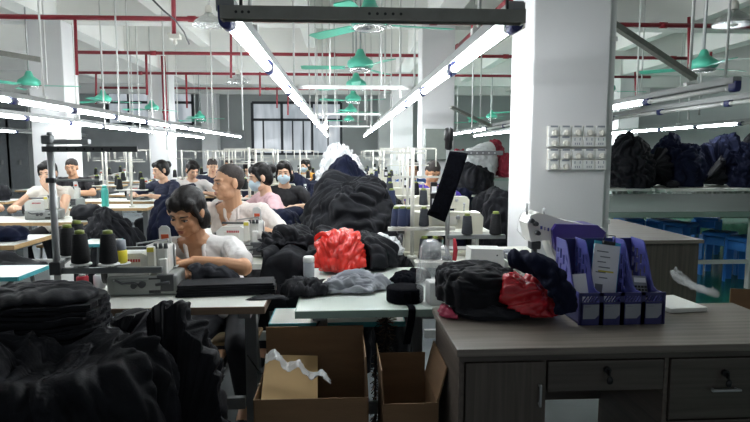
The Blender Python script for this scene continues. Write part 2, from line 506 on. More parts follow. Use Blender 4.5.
# back wall with openings for the two windows
def back_rect(x0, x1, y0, y1, Y=YB):
    a, b = at(x0, y1, Y=Y), at(x1, y0, Y=Y)
    return a.x, b.x, a.z, b.z
W1 = back_rect(253, 341, 103, 154); W2 = back_rect(108, 192, 88, 124)
bw = MB()
def wall_piece(x0, x1, z0, z1): bw.box(((x0 + x1) / 2, YB + .1, (z0 + z1) / 2), (x1 - x0, .2, z1 - z0))
wall_piece(XL, W2[0], 0, ZC); wall_piece(W2[1], W1[0], 0, ZC); wall_piece(W1[1], XR, 0, ZC)
for w in (W1, W2):
    wall_piece(w[0], w[1], 0, w[2]); wall_piece(w[0], w[1], w[3], ZC)
struct('wall_back', bw, 'wall_grey')
def window(name, w, cols, zsplit, extra):
    x0, x1, z0, z1 = w
    f = MB(); y = YB + .04
    t = .09
    for x in cols: f.box((x0 + (x1 - x0) * x, y, (z0 + z1) / 2), (t, .1, z1 - z0))
    for z in (0, zsplit, 1): f.box(((x0 + x1) / 2, y, z0 + (z1 - z0) * z), (x1 - x0, .1, t))
    for x in extra: f.box((x0 + (x1 - x0) * x, y, z0 + (z1 - z0) * zsplit / 2), (.05, .08, (z1 - z0) * zsplit))
    fr = struct(name, f, 'window_frame')
    for k in range(len(cols) - 1):
        a, b = x0 + (x1 - x0) * cols[k], x0 + (x1 - x0) * cols[k + 1]
        for (c, d) in ((z0, z0 + (z1 - z0) * zsplit), (z0 + (z1 - z0) * zsplit, z1)):
            p = MB().box(((a + b) / 2, YB + .08, (c + d) / 2), (b - a, .012, d - c)).build('pane', 'pane_daylight', fr)
window('window_1', W1, (0, .33, .67, 1), .67, (.12, .45, .57, .85))
window('window_2', W2, (0, .25, .5, .75, 1), .6, ())
# pale painted wainscot under the middle window, grey shutters further left
a = back_rect(247, 378, 155, 191); struct('trim_1', MB().box(((a[0] + a[1]) / 2, YB - .03, (a[3]) / 2), (a[1] - a[0], .05, a[3])), 'wall_paint')
for k, (x0, x1) in enumerate(((80, 135), (137, 190), (192, 245))):
    a = back_rect(x0, x1, 132, 191); struct('trim_%d' % (k + 2), MB().box(((a[0] + a[1]) / 2, YB - .03, a[3] / 2), (a[1] - a[0], .05, a[3])), 'shutter_grey')
for k, (x0, x1, yt) in enumerate(((-30, 8, 108), (11, 26, 108))):
    a = back_rect(x0, x1, yt, 191)
    d = struct('door_%d' % (k + 1), MB().box(((a[0] + a[1]) / 2, YB - .05, a[3] / 2), (a[1] - a[0], .06, a[3])), 'door_grey')
    MB().box((a[1] - .25, YB - .11, 1.05), (.05, .06, .18)).build('door_handle', 'steel', d)
a = back_rect(440, 760, 96, 191); struct('trim_6', MB().box(((a[0] + a[1]) / 2, YB - .03, a[3] / 2), (a[1] - a[0], .05, a[3])), 'wall_grey')
struct('baseboard_back', MB().box(((XL + XR) / 2, YB - .07, .06), (XR - XL, .03, .12)), 'shutter_grey')

# columns
CW, CD = .53, .5
colxy = [(1.28, y) for y in (3.83, 9.2, 14.6, 20.0)] + [(-4.80, y) for y in (3.83, 9.2, 14.6, 20.0)] + [(7.2, y) for y in (14.6, 20.0)]
for x, y in colxy:
    c = MB().box((x + CW / 2, y + CD / 2, 1.7), (CW, CD, 3.4), bev=.012)
    struct('column', c, 'column_paint')
# beams
bm_ = MB()
for k, x in enumerate((-11.4, -7.1, -4.80 + CW / 2, -2.76, -.6, 1.28 + CW / 2, 3.7, 5.85, 7.2 + CW / 2)):
    main = k in (2, 5, 8)
    zb = 3.4 if main else 3.52
    struct('beam_long', MB().box((x, (YF + YB) / 2, (zb + ZC) / 2), (.34 if main else .22, YB - YF, ZC - zb)), 'ceiling_paint')
for y in (1.0, 3.83 + .25, 6.7, 9.45, 12.15, 14.85, 17.5, 20.25):
    struct('beam_cross', MB().box(((XL + XR) / 2, y, 3.702), (XR - XL, .3, .592)), 'ceiling_paint')

# conduit boxing running up the right side of the near column
cond = thing('conduit', 'white cable trunking running up the corner of the near white column', 'conduit', (1.28 + CW + .03, 3.9, 0))
MB().box((0, 0, 1.7), (.05, .06, 3.38), bev=.005).build('trunking', 'white_plastic', cond)
for z in (.9, 2.15, 2.9): MB().box((0, -.005, z), (.06, .075, .03)).build('saddle', 'rail_white', cond)

# two panels of fan regulators and sockets on the near column
SY = 3.83
def panel(y0, y1, label):
    a, b = at(546, y1, Y=SY), at(605, y0, Y=SY)
    w, h = b.x - a.x, b.z - a.z
    t = thing('switch_panel', label, 'switch panel', ((a.x + b.x) / 2, SY - .002, a.z), 0, 'switch panels on the near column')
    MB().box((0, -.012, h / 2), (w, .022, h), bev=.004).build('back_plate', 'ivory_plastic', t)
    pw, ph = w / 5, h / 2
    for r in range(2):
        for c in range(5):
            x = -w / 2 + pw * (c + .5); z = ph * (r + .5)
            mod = MB().box((x, -.027, z), (pw * .93, .012, ph * .93), bev=.003).build('module', 'white_plastic', t)
            if r == 1 or c < 2:
                MB().cyl((x + .004, -.033, z - .012), (x + .004, -.052, z - .012), .021, .017, 16).box((x + .004, -.054, z - .012), (.006, .008, .03)).build('knob', 'ivory_plastic', mod)
                MB().box((x + .0, -.0335, z + .03), (.05, .002, .012)).build('scale_mark', 'card_grey', mod)
            else:
                s = MB()
                for dx in (-.018, .018): s.box((x + dx, -.0335, z + .016), (.006, .002, .018))
                for dx in (-.014, 0, .014): s.box((x + dx, -.0335, z - .014), (.006, .002, .014))
                s.build('socket_slots', 'card_grey', mod)
panel(126, 147, 'upper of two white panels of knobs and sockets on the column')
panel(149, 170, 'lower of two white panels of knobs and sockets on the column')

# grey electrical cabinet on the second column
a, b = at(424, 160, Y=9.15), at(450, 129, Y=9.15)
cabn = thing('electrical_cabinet', 'pale grey metal electrical cabinet mounted on the second column', 'cabinet', ((a.x + b.x) / 2, 9.198, a.z))
w, h = b.x - a.x, b.z - a.z
MB().box((0, -.06, h / 2), (w, .12, h), bev=.01).build('body', 'box_grey', cabn)
dr = MB().box((0, -.125, h / 2), (w * .94, .012, h * .95), bev=.004).build('door', 'box_grey', cabn)
MB().box((w * .38, -.138, h / 2), (.02, .02, .09)).build('handle', 'dark_metal', dr)

# ------------------------------------------------------------------ red sprinkler pipes
def pipe(label, pts, r=.03, drops=(), heads=True, loc=None):
    t = thing('sprinkler_pipe', label, 'pipe', pts[0])
    o = V(pts[0])
    MB().tube([V(p) - o for p in pts], r, 10).build('main_pipe', 'red_pipe', t)
    for (p, q) in drops:
        MB().tube([V(p) - o, V(q) - o], r * .7, 8).build('drop_pipe', 'red_pipe', t)
    d = V(pts[1]) - V(pts[0]); L = d.length; d.normalize()
    k = 1.3
    while k < L and k < 24:
        c = V(pts[0]) + d * k - o
        MB().cyl(c - d * .05, c + d * .05, r * 1.35, n=10).build('coupling', 'red_pipe', t); k += 3.1
    return t
def px(x, y, Y): return at(x, y, Y=Y)
z1 = px(0, 16.5, 7.6).z
pipe('long red sprinkler pipe across the ceiling nearest the camera', [(XL, 7.6, z1), (XR, 7.6, z1)], .03,
     [(px(75, 17, 7.6), px(77, 75, 7.6)), (px(689, 17, 7.6), px(689, 73, 7.6))])
z2 = px(0, 51.5, 10.3).z
pipe('second red sprinkler pipe across the ceiling, behind the nearest one', [(px(76, 52, 10.3).x, 10.3, z2), (6.3, 10.3, z2), ], .03,
     [(px(146, 52, 10.3), px(147, 95, 10.3)), (px(231, 20, 10.3), px(231, 78, 10.3)), (px(711, 52, 10.3), px(711, 58, 10.3))])
z3 = px(0, 72, 12.8).z
pipe('third red sprinkler pipe across the ceiling, below the second one', [(px(78, 72, 12.8).x, 12.8, z3), (7.0, 12.8, z3)], .03,
     [(px(260, 72, 12.8), px(260, 96, 12.8)), (px(96, 73, 12.8), px(96, 104, 12.8)), (px(186, 73, 12.8), px(187, 108, 12.8)), (px(635, 72, 12.8), px(636, 100, 12.8))])
z4 = px(0, 87, 15.8).z
pipe('fourth red sprinkler pipe, the farthest one before the back window', [(px(100, 87, 15.8).x, 15.8, z4), (px(400, 87, 15.8).x, 15.8, z4)], .03,
     [(px(277, 87, 15.8), px(277, 108, 15.8)), (px(288, 87, 15.8), px(288, 115, 15.8))])
pipe('thick red riser pipe in front of the far left column', [px(163, 56, 14.2), px(166, 128, 14.2)], .055)
drop_ = pipe('red sprinkler drop with pale valve hanging above the left aisle', [V((px(174, -20, 6.0).x, 6.0, 3.52)), px(174, 38, 6.0)], .022)
vo = px(175, 37, 6.0) - drop_.location
v = MB().box(vo, (.11, .09, .05), bev=.008).build('valve_box', 'ivory_plastic', drop_); MB().cyl(vo - V((0, 0, .025)), vo - V((0, 0, .07)), .02).build('nozzle', 'ivory_plastic', v)
for dx in (-.045, .045): MB().cyl(vo + V((dx, -.03, .02)), vo + V((dx, -.055, .02)), .016, n=10).build('port', 'ivory_plastic', v)
pipe('thick red pipe running lengthwise beside the near column', [(1.97, 5.4, 3.16), (1.97, 10.25, 3.16)], .045, [((1.97, 8.7, 3.4), (1.97, 8.7, 3.16)), ((1.97, 10.2, 3.4), (1.97, 10.2, 3.16))])

# dull white distribution pipe and grey cable ladder diagonals under the ceiling
def rodthing(name, label, cat, pts, r, m, n=8):
    o = V(pts[0]); ob = MB().tube([V(p) - o for p in pts], r, n).build(name, m, loc=o); tag(ob, label, cat); return ob
rodthing('cable', 'thin dark cable looping down from the ceiling beam', 'cable', [px(152, -1, 5.2), px(163, 10, 5.4), px(175, 20, 5.6), px(184, 32, 6.0), px(189, 44, 6.4)], .008, 'dark_metal')
cb = MB().bar(px(0, 53, 7.0), px(42, 60, 7.0), .05, .06).build('rail_arm', 'rail_dark'); tag(cb, 'dark grey steel arm under the ceiling at the left edge', 'steel arm')

# ------------------------------------------------------------------ light tracks
PITCHT = 1.23
def track(X, Y0, n, lit, label, z=1.87, group=None, rods=True, glow='tube_glow', r0=.6):
    t = thing('light_track', label, 'light track', (X, Y0, z), 0, group)
    L = n * PITCHT
    r = MB().box((0, L / 2, .062), (.055, L, .035)).box((-.03, L / 2, .052), (.006, L, .045)).box((.03, L / 2, .052), (.006, L, .045))
    r.build('rail', 'rail_grey', t)
    tube = None
    for k in range(n):
        y0 = k * PITCHT + .07
        on = lit(k)
        tb = MB().cyl((0, y0 + .03, 0), (0, y0 + 1.11, 0), .0205, n=10).build('tube', glow if on else 'white_plastic', t)
        for yy in (y0, y0 + 1.11): MB().cyl((0, yy, 0), (0, yy + .035, 0), .0235, n=10).build('tube_cap', 'white_plastic', tb)
        MB().box((0, y0 - .045, .018), (.05, .085, .06), bev=.008).cyl((0, y0 - .085, -.012), (0, y0 - .005, -.012), .022, n=10).build('tube_holder', 'blue_clip', t)
    if rods:
        k = r0
        while k < L:
            MB().cyl((0, k, .075), (0, k, ZC - z), .010, n=6).build('hanger_rod', 'rail_white', t)
            MB().box((0, k, .09), (.07, .05, .03)).build('hanger_clamp', 'rail_white', t)
            k += 2.46
    return t
track(-.425, 2.18, 12, lambda k: True, 'white light track with bright tubes, left of the middle pair')
track(.66, 2.18, 12, lambda k: True, 'white light track with bright tubes, right of the middle pair')
track(-3.12, 3.2, 12, lambda k: True, 'white light track with bright tubes, upper of the left pair')
track(-4.2, 3.0, 12, lambda k: True, 'white light track with bright tubes, lower of the left pair', z=1.84, r0=1.5)
track(-7.6, 6.5, 9, lambda k: k % 2 == 1, 'far left light track behind the bright pair, lit as added fill')  # unlit fixture; alternate tubes lit to brighten the dark rear of the hall
track(2.95, 4.17, 10, lambda k: k in (1, 6, 7, 8, 9), 'mostly unlit light track starting right of the near column')
track(3.85, 4.3, 10, lambda k: k >= 6, 'unlit light track, second one right of the near column')
track(6.7, 5.6, 9, lambda k: k >= 3, 'bright light track over the far right cloth heap')
tracks_area = [(-.425, 2.13, 13), (.66, 2.13, 13), (-3.12, 3.2, 12), (-4.2, 3.0, 12), (6.7, 5.6, 9)]

def crossbar(label, p0, p1, h, m, holes=False, name='crossbar'):
    p0, p1 = V(p0), V(p1); c = (p0 + p1) / 2; L = (p1 - p0).length
    t = thing(name, label, 'crossbar', c)
    MB().box((0, 0, h / 2 - .002), (L, .05, .005)).box((0, -.024, 0), (L, .004, h)).box((0, .024, 0), (L, .004, h)).build('channel', m, t)
    if holes:
        for xx in [-.02 + k * .028 for k in range(5)] + [-L / 2 + .05 + k * .022 for k in range(3)]:
            MB().cyl((xx, -.0262, 0), (xx, -.0275, 0), .0052, n=10).build('bolt_hole', 'black_plastic', t)
    for sx in (-1, 1): MB().box((sx * (L / 2 + .003), 0, 0), (.006, .054, h + .004)).build('end_cap', m, t)
    return t
a, b = at(223, 15.5, Y=2.1), at(522, 15.5, Y=2.1)
zc = (a.z + b.z) / 2
ncb = crossbar('dark grey perforated crossbar joining the middle pair of light tracks', (a.x, 2.1, zc), (b.x, 2.1, zc), .045, 'rail_dark', True)
for y, w in ((5.2, 'nearest'), (8.75, 'middle'), (12.7, 'farthest')):
    wcb = crossbar('slim white crossbar between the middle light tracks, %s of three' % w, (-.380, y, 1.965), (.615, y, 1.965), .03, 'rail_white')
    for x in (-.22, .24): MB().cyl((x, 0, .015), (x, 0, ZC - 1.965), .009, n=6).build('hanger_rod', 'rail_white', wcb)
for x in (at(241, 9, Y=2.1).x, at(507, 9, Y=2.1).x):
    MB().cyl((x - ncb.location.x, 0, .024), (x - ncb.location.x, 0, ZC - zc), .006, n=8).build('hanger_rod', 'dark_metal', ncb)
# brace from the near column to the right hand track
p0, p1 = V((1.84, 4.25, 2.44)), V((2.90, 4.62, 1.995))
o = MB().bar((0, 0, 0), p1 - p0, .05, .045).build('brace_bar', 'rail_dark', loc=p0); tag(o, 'grey steel brace sloping from the near column to the light track', 'brace')
o = MB().box((0, 0, 0), (1.2, .05, .045)).build('brace_bar', 'rail_dark', loc=(3.60, 4.06, 1.955)); tag(o, 'dark crossbar on the right track at the right edge', 'brace')
p0, p1 = px(451, 107, 9.0), px(491, 126, 9.6)
o = MB().bar((0, 0, 0), p1 - p0, .05, .045).build('brace_bar', 'rail_dark', loc=p0); tag(o, 'grey brace sloping behind the near column at the second column', 'brace')
p0, p1 = px(486, 53, 4.6), px(525, 39, 3.9)
o = MB().bar((0, 0, 0), V((1.26, 4.0, 2.26)) - V((.75, 4.9, 1.98)), .03, .03).build('brace_bar', 'rail_dark', loc=(.75, 4.9, 1.98)); tag(o, 'grey brace from the right middle track to the near column', 'brace')

# thin white suspension rods in the middle of the hall
k = 0
for (x, y0, y1, Y) in ((105, 0, 128, 8.2), (120, 0, 122, 7.4), (140, 40, 130, 9.8), (153, 42, 135, 10.4), (47, 0, 84, 8.4), (316, 30, 118, 8.2), (323, 30, 118, 8.6), (327, 60, 130, 10.5), (385, 30, 98, 6.4), (400, 0, 98, 5.4), (365, 60, 120, 9.0), (371, 60, 130, 11.5), (472, 30, 128, 8.2), (480, 40, 130, 9.5), (640, 40, 118, 9.0), (688, 0, 120, 6.6), (699, 0, 115, 6.8), (725, 0, 84, 4.5), (167, 30, 150, 9.0), (243, 20, 130, 8.0), (213, 45, 130, 9.0)):
    a, b = px(x, y1, Y), px(x, y0, Y)
    o = MB().cyl((0, 0, 0), (0, 0, ZC - a.z), .011, n=6).build('suspension_rod', 'rail_white', loc=a)
    side = 'left' if x < 250 else ('middle' if x < 440 else 'right'); k += 1
    rods_lab = {'left': 'thin white suspension rod hanging from the ceiling over the left machine rows', 'middle': 'thin white suspension rod hanging between the middle light tracks', 'right': 'thin white suspension rod hanging over the right side of the hall'}
    tag(o, rods_lab[side], 'rod', 'suspension rods on the ' + side)

# ------------------------------------------------------------------ ceiling fans
ft = thing('ceiling_fan', 'teal ceiling fan', 'ceiling fan')
MB().lathe([(.10, .02), (.135, .03), (.15, .06), (.14, .10), (.10, .13), (.06, .16), (.045, .20), (.03, .23)], n=20).build('motor', 'fan_teal', ft)
MB().lathe([(.03, -.02), (.11, -.012), (.128, .005), (.12, .022)], n=20).build('lower_cover', 'lamp_aluminium', ft)
MB().cyl((0, 0, .22), (0, 0, ZC - 2.3), .012, n=8).build('down_rod', 'steel', ft)
MB().lathe([(.015, ZC - 2.42), (.05, ZC - 2.34), (.06, ZC - 2.3)], n=14).build('canopy', 'fan_teal', ft)
for k in range(3):
    a = k * 2 * PI / 3
    M = Matrix.Rotation(a, 4, 'Z')
    bl = MB().prism([(.17, -.05), (.62, -.065), (.66, -.05), (.66, .05), (.62, .065), (.17, .05)], -.003, .003, 'Z')
    bl.xf(M @ Matrix.Translation((0, 0, .03)) @ Matrix.Rotation(R(9), 4, 'X'))
    b = bl.build('blade', 'fan_teal', ft)
    ar = MB().box((.14, 0, .03), (.12, .035, .008)); ar.xf(M); ar.build('blade_arm', 'lamp_aluminium', b)
fan = Proto(ft)
def fans(X, rows, text):
    for i, (y, rz) in enumerate(rows):
        fan.put((X if not isinstance(X, list) else X[i], y, 2.3), rz, 'teal ceiling fan, %s in the row %s' % (nth(i), text), 'ceiling fans ' + text)
fans(.21, [(4.35, .2), (6.5, 1.0), (8.4, .5), (10.6, 1.5), (13.4, .1), (17.0, .9)], 'over the middle aisle')
fans([-4.4, -4.38, -4.15, -3.9, -4.2], [(8.45, .15), (10.9, .55), (12.9, .9), (16.1, .3), (17.5, 1.2)], 'over the left machine rows')
fans(4.05, [(6.3, .35), (8.7, .1), (10.9, .6), (13.1, .2), (15.4, .8), (17.6, .3)], 'over the right side')

# ------------------------------------------------------------------ bell lamps
lt = thing('bell_lamp', 'aluminium bell lamp', 'lamp')
MB().lathe([(.19, 0), (.196, .01), (.165, .05), (.105, .10), (.055, .13), (.045, .15)], n=24).build('reflector', 'lamp_aluminium', lt)
MB().lathe([(.04, .14), (.045, .17), (.04, .22), (.02, .24)], n=14).build('lamp_holder', 'ivory_plastic', lt)
MB().lathe([(.005, -.02), (.05, .0), (.06, .04), (.04, .09)], n=14).build('bulb_shape', 'white_plastic', lt)
MB().cyl((0, 0, .23), (0, 0, 1.2), .007, n=6).build('cord', 'rail_white', lt)
lamp = Proto(lt)
for (x, y, Y, lab) in ((209, 26, 7.1, 'left of the near crossbar'), (238, 83, 10.6, 'deeper in the hall above the left tracks'), (733, 25, 5.7, 'at the right edge of the hall')):
    p = px(x, y, Y); o = lamp.put(p, 0, 'aluminium bell lamp hanging from the ceiling ' + lab, 'bell lamps')
    for ch in KIDS(o):
        if ch.name.startswith('cord'):
            ch.data = ch.data.copy()
            for v in ch.data.vertices:
                if v.co.z > 1: v.co.z = ZC - p.z
p = px(325, 127, 17.5)  # glowing ball added in place of a reflection in the window
o = thing('window_reflection', 'small glowing ball imitating a reflection in the back window', 'lamp', p)
MB().ell((0, 0, 0), .09, 12, 8).build('bulb_shape', 'reflection_glow', o); MB().cyl((0, 0, .08), (0, 0, ZC - p.z), .008, n=6).build('cord', 'rail_white', o)

# ------------------------------------------------------------------ light
w = bpy.data.worlds.new('world'); bpy.context.scene.world = w; w.use_nodes = True
w.node_tree.nodes['Background'].inputs['Color'].default_value = (.85, .92, 1, 1)
w.node_tree.nodes['Background'].inputs['Strength'].default_value = .16
sc = bpy.context.scene
sc.view_settings.view_transform = 'Standard'; sc.view_settings.look = 'None'; sc.view_settings.gamma = 1; sc.view_settings.use_curve_mapping = False
sc.view_settings.exposure = .6
sc.cycles.use_denoising = True
sc.cycles.max_bounces = 8; sc.cycles.diffuse_bounces = 5; sc.cycles.transparent_max_bounces = 12
sc.cycles.sample_clamp_indirect = 6
# ================================================================== near desk on the right
DX0, DX1, DY0, DY1, DZ = .36, 1.62, 1.735, 2.235, .76
desk = thing('office_desk', 'grey wood office desk with locks in the right foreground', 'desk', (DX0, DY0, 0))
def dk(x0, x1, y0, y1, z0, z1, name, m, parent=None, bev=.003):
    return MB().box(((x0 + x1) / 2 - DX0, (y0 + y1) / 2 - DY0, (z0 + z1) / 2), (x1 - x0, y1 - y0, z1 - z0), bev=bev).build(name, m, parent or desk)
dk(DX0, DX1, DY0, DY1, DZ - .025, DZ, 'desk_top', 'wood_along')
fy = DY0 + .022
xa, xb, xc = .40, .66, 1.055
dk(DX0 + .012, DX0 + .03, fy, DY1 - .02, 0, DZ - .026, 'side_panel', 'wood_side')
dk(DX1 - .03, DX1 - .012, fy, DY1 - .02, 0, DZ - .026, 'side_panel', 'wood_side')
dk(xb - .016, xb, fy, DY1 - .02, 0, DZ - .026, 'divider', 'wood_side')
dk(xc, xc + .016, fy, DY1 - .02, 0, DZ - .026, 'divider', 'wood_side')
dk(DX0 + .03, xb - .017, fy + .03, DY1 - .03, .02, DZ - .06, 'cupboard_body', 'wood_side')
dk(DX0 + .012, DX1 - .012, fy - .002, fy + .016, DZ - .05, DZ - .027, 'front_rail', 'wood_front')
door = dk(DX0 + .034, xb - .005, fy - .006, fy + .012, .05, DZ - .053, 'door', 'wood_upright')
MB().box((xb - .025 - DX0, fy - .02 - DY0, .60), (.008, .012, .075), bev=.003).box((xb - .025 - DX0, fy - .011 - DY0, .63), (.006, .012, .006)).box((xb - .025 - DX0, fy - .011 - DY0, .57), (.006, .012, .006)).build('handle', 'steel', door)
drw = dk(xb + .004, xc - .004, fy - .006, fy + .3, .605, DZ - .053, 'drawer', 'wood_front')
def lock(x, z, parent):
    l = MB().cyl((x - DX0, fy - .006 - DY0, z), (x - DX0, fy - .018 - DY0, z), .011, n=14).build('lock', 'black_plastic', parent)
    MB().box((x - DX0, fy - .024 - DY0, z - .006), (.004, .014, .018)).ell((x - DX0, fy - .032 - DY0, z - .028), (.011, .006, .014), 10, 6).build('key', 'black_plastic', l)
lock((xb + xc) / 2, .678, drw)
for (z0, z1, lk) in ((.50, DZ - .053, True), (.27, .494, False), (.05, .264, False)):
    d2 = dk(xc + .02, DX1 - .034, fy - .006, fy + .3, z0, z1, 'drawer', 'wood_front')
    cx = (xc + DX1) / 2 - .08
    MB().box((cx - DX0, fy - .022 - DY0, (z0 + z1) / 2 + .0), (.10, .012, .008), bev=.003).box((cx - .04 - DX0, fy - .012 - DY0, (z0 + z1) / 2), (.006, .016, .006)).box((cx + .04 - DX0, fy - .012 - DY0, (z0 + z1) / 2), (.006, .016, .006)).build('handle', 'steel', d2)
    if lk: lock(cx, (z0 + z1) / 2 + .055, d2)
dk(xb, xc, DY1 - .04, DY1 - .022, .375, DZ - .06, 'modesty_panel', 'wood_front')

# purple four-slot file rack on the desk
p0, p1 = at(580, 326, z=DZ), at(664, 325, z=DZ)
rack = thing('file_rack', 'purple plastic four-slot file rack standing on the grey desk', 'file rack', ((p0.x + p1.x) / 2, p0.y + .002, DZ + .0015))
RW = p1.x - p0.x; RD = .25
fr = MB()
fr.box((0, RD / 2, .004), (RW, RD, .006))
fr.build('base_tray', 'indigo_plastic', rack)
def holed_plate(outline_fn, us, vs, hole, thick, name, m, M, parent=rack):
    """thin plate split in cells, cells listed in hole are left open"""
    mb = MB()
    for i in range(len(us) - 1):
        for j in range(len(vs) - 1):
            if hole(i, j): continue
            q = [outline_fn(us[i], vs[j]), outline_fn(us[i + 1], vs[j]), outline_fn(us[i + 1], vs[j + 1]), outline_fn(us[i], vs[j + 1])]
            mb.prism(q, -thick / 2, thick / 2, 'X')
    mb.xf(M); return mb.build(name, m, parent)
fh = .118
fw = MB()
fw.box((0, .002, .042), (RW, .005, .084)).box((0, .002, fh - .006), (RW, .005, .012))
nslot = 4
for k in range(nslot + 1): fw.box((-RW / 2 + RW * k / nslot, .002, fh / 2), (.016 if 0 < k < nslot else .012, .005, fh))
front = fw.build('front_panel', 'indigo_plastic', rack)
gr = MB()
for k in range(nslot):
    for q in range(5):
        cx = -RW / 2 + RW * (k + .5) / nslot + (q - 2) * .011
        gr.bar((cx - .007, .002, .085), (cx + .007, .002, .107), .0042, .004)
gr.build('slanted_grille', 'indigo_plastic', front)
for k in range(nslot):
    cx = -RW / 2 + RW * (k + .5) / nslot
    w2 = RW / nslot * .74
    MB().prism([(-w2 / 2, .024), (w2 / 2 - .014, .024), (w2 / 2, .038), (w2 / 2, .076), (-w2 / 2, .076)], -.0035, -.0008, 'Y', (cx, 0, 0)).build('label_card', 'card_grey', front)
    MB().box((cx - .012, -.0042, .069), (.022, .001, .003)).build('printed_line', 'paper_print', front)
# slanted, rounded dividers with slots
def divider(x, m):
    def top(y):   # height of the divider edge from front to back
        t = max(0, min(1, (y - .055) / .11)); return .115 + (.285 - .115) * (t * t * (3 - 2 * t))
    ys = [0, .02, .05, .07, .085, .10, .115, .13, .145, .16, .175, .19, .205, .22, .235, .25]
    us = ys; nv = 15
    def of(u, v): return (u, v * top(u))
    def hole(i, j):
        return 7 <= i <= 13 and 3 <= j <= 12 and (j + (i // 1)) % 3 != 0 and i % 2 == 1
    holed_plate(of, us, [j / nv for j in range(nv + 1)], hole, .004, 'divider', m, Matrix.Translation((x, 0, 0)))
for k in (0, 1, 3, 4):
    divider(-RW / 2 + .002 + (RW - .004) * k / nslot, 'lilac_plastic' if k != 2 else 'indigo_plastic')
MB().box((0, RD - .002, .14), (RW, .004, .28)).build('back_panel', 'indigo_plastic', rack)

# what stands in the rack
cl = thing('clipboard', 'pale blue clipboard with white sheets standing in the file rack', 'clipboard', rack.location + V((-.018, .13, .022)), 0)
T = Matrix.Rotation(R(-9), 4, 'X') @ Matrix.Rotation(R(8), 4, 'Y')
MB().box((0, 0, .13), (.105, .004, .26)).xf(T).build('board', 'cyan_board', cl)
pp = MB().box((-.003, -.006, .125), (.1, .006, .245)).xf(T).build('paper_sheets', 'paper', cl)
pr = MB()
for k in range(6): pr.box((-.02 + .012 * (k % 2), -.0098, .22 - k * .02), (.045 - .006 * (k % 3), .001, .004))
pr.box((-.022, -.0098, .075), (.03, .001, .04)); pr.xf(T).build('printed_text', 'paper_print', pp)
MB().box((0, -.0098, .145), (.06, .001, .006)).xf(T).build('highlighter_line', 'yellow_mark', pp)
MB().box((0, -.01, .255), (.05, .012, .014), bev=.003).tube([(-.022, -.012, .26), (-.02, -.014, .285), (.02, -.014, .285), (.022, -.012, .26)], .002, 6).xf(T).build('clip', 'black_plastic', cl)
cal = thing('calculator', 'small silver calculator leaning in the right slot of the file rack', 'calculator', rack.location + V((.112, .07, .06)), 0)
T = Matrix.Rotation(R(-28), 4, 'X') @ Matrix.Rotation(R(4), 4, 'Y')
MB().box((0, 0, .05), (.055, .008, .11), bev=.003).xf(T).build('body', 'card_grey', cal)
kb = MB()
for i in range(4):
    for j in range(5): kb.box((-.019 + i * .0127, -.005, .013 + j * .012), (.009, .003, .008))
kb.xf(T).build('keys', 'black_plastic', cal)
MB().box((0, -.005, .087), (.044, .002, .018)).xf(T).build('display', 'paper', cal)
pb = MB().box((0, 0, 0), (.05, .007, .15)).build('notebook', 'paper', loc=rack.location + V((-.117, .08, .095))); pb.rotation_euler = (R(-18), R(-3), 0)
tag(pb, 'small white paper booklet leaning in the leftmost rack slot', 'booklet')

# pale board and clear film lying right of the rack
pbd = at(672, 306, z=DZ)
o = MB().box((0, 0, .009), (.16, .2, .018), bev=.003).build('board', 'laminate', loc=(pbd.x, pbd.y, DZ + .001)); o.rotation_euler.z = R(6); tag(o, 'pale wooden board lying on the desk right of the file rack', 'board')
p = at(690, 303, z=DZ)
sheet('plastic_film', 'crumpled clear plastic film on the desk right of the file rack', 'plastic film',
      lambda u, v: (u * .2 - .06, .05 * v + .03 * math.sin(u * 7), .004 + .03 * math.sin(v * 5 + u * 6) ** 2 + (.11 * (1 - u) ** 2) * (1 - .3 * v)), 24, 12, 'clear_film', .0012, loc=(p.x, p.y, DZ + .02), wob=.012, fs=14, seed=3)

# clothes and bags on the desk
pc = at(484, 318, z=DZ)
heap('folded_garment', 'black folded garment heap on the left of the grey desk', 'garment', (pc.x - .005, pc.y + .10, DZ + .05), .155, .13, .125, rot=.1, seed=4.2, m='black_cloth', fold=.018, fs=11, box=.4, side=.45, out=.16, ang=.3, stretch=(.5, 1.5, 1), n=(140, 50), sq=2.6, tilt=(-.12, 0))
heap('charcoal_garment', 'charcoal grey garment under the black one on the desk', 'garment', (pc.x + .045, pc.y + .05, DZ), .17, .12, .06, rot=-.1, seed=7.7, m='charcoal_cloth', fold=.016, fs=12, box=.5, side=.5, out=.16, n=(120, 40))
heap('plastic_bag', 'magenta plastic bag corner showing under the black garment', 'plastic bag', (pc.x - .105, pc.y + .045, DZ), .07, .075, .045, seed=2.2, m='magenta_cloth', fold=.01, fs=16, out=.2, crease=.006, cs=30)
pr_ = at(542, 324, z=DZ)
heap('plastic_bag', 'shiny red plastic bag of clothes beside the purple file rack', 'plastic bag', (pr_.x - .005, pr_.y + .10, DZ), .14, .12, .165, rot=.2, seed=5.4, m='crimson_film', fold=.024, fs=10, box=.6, side=.55, out=.2, stretch=(1, 1, 1), crease=.010, cs=12, n=(150, 60), tilt=(-.25, 0))
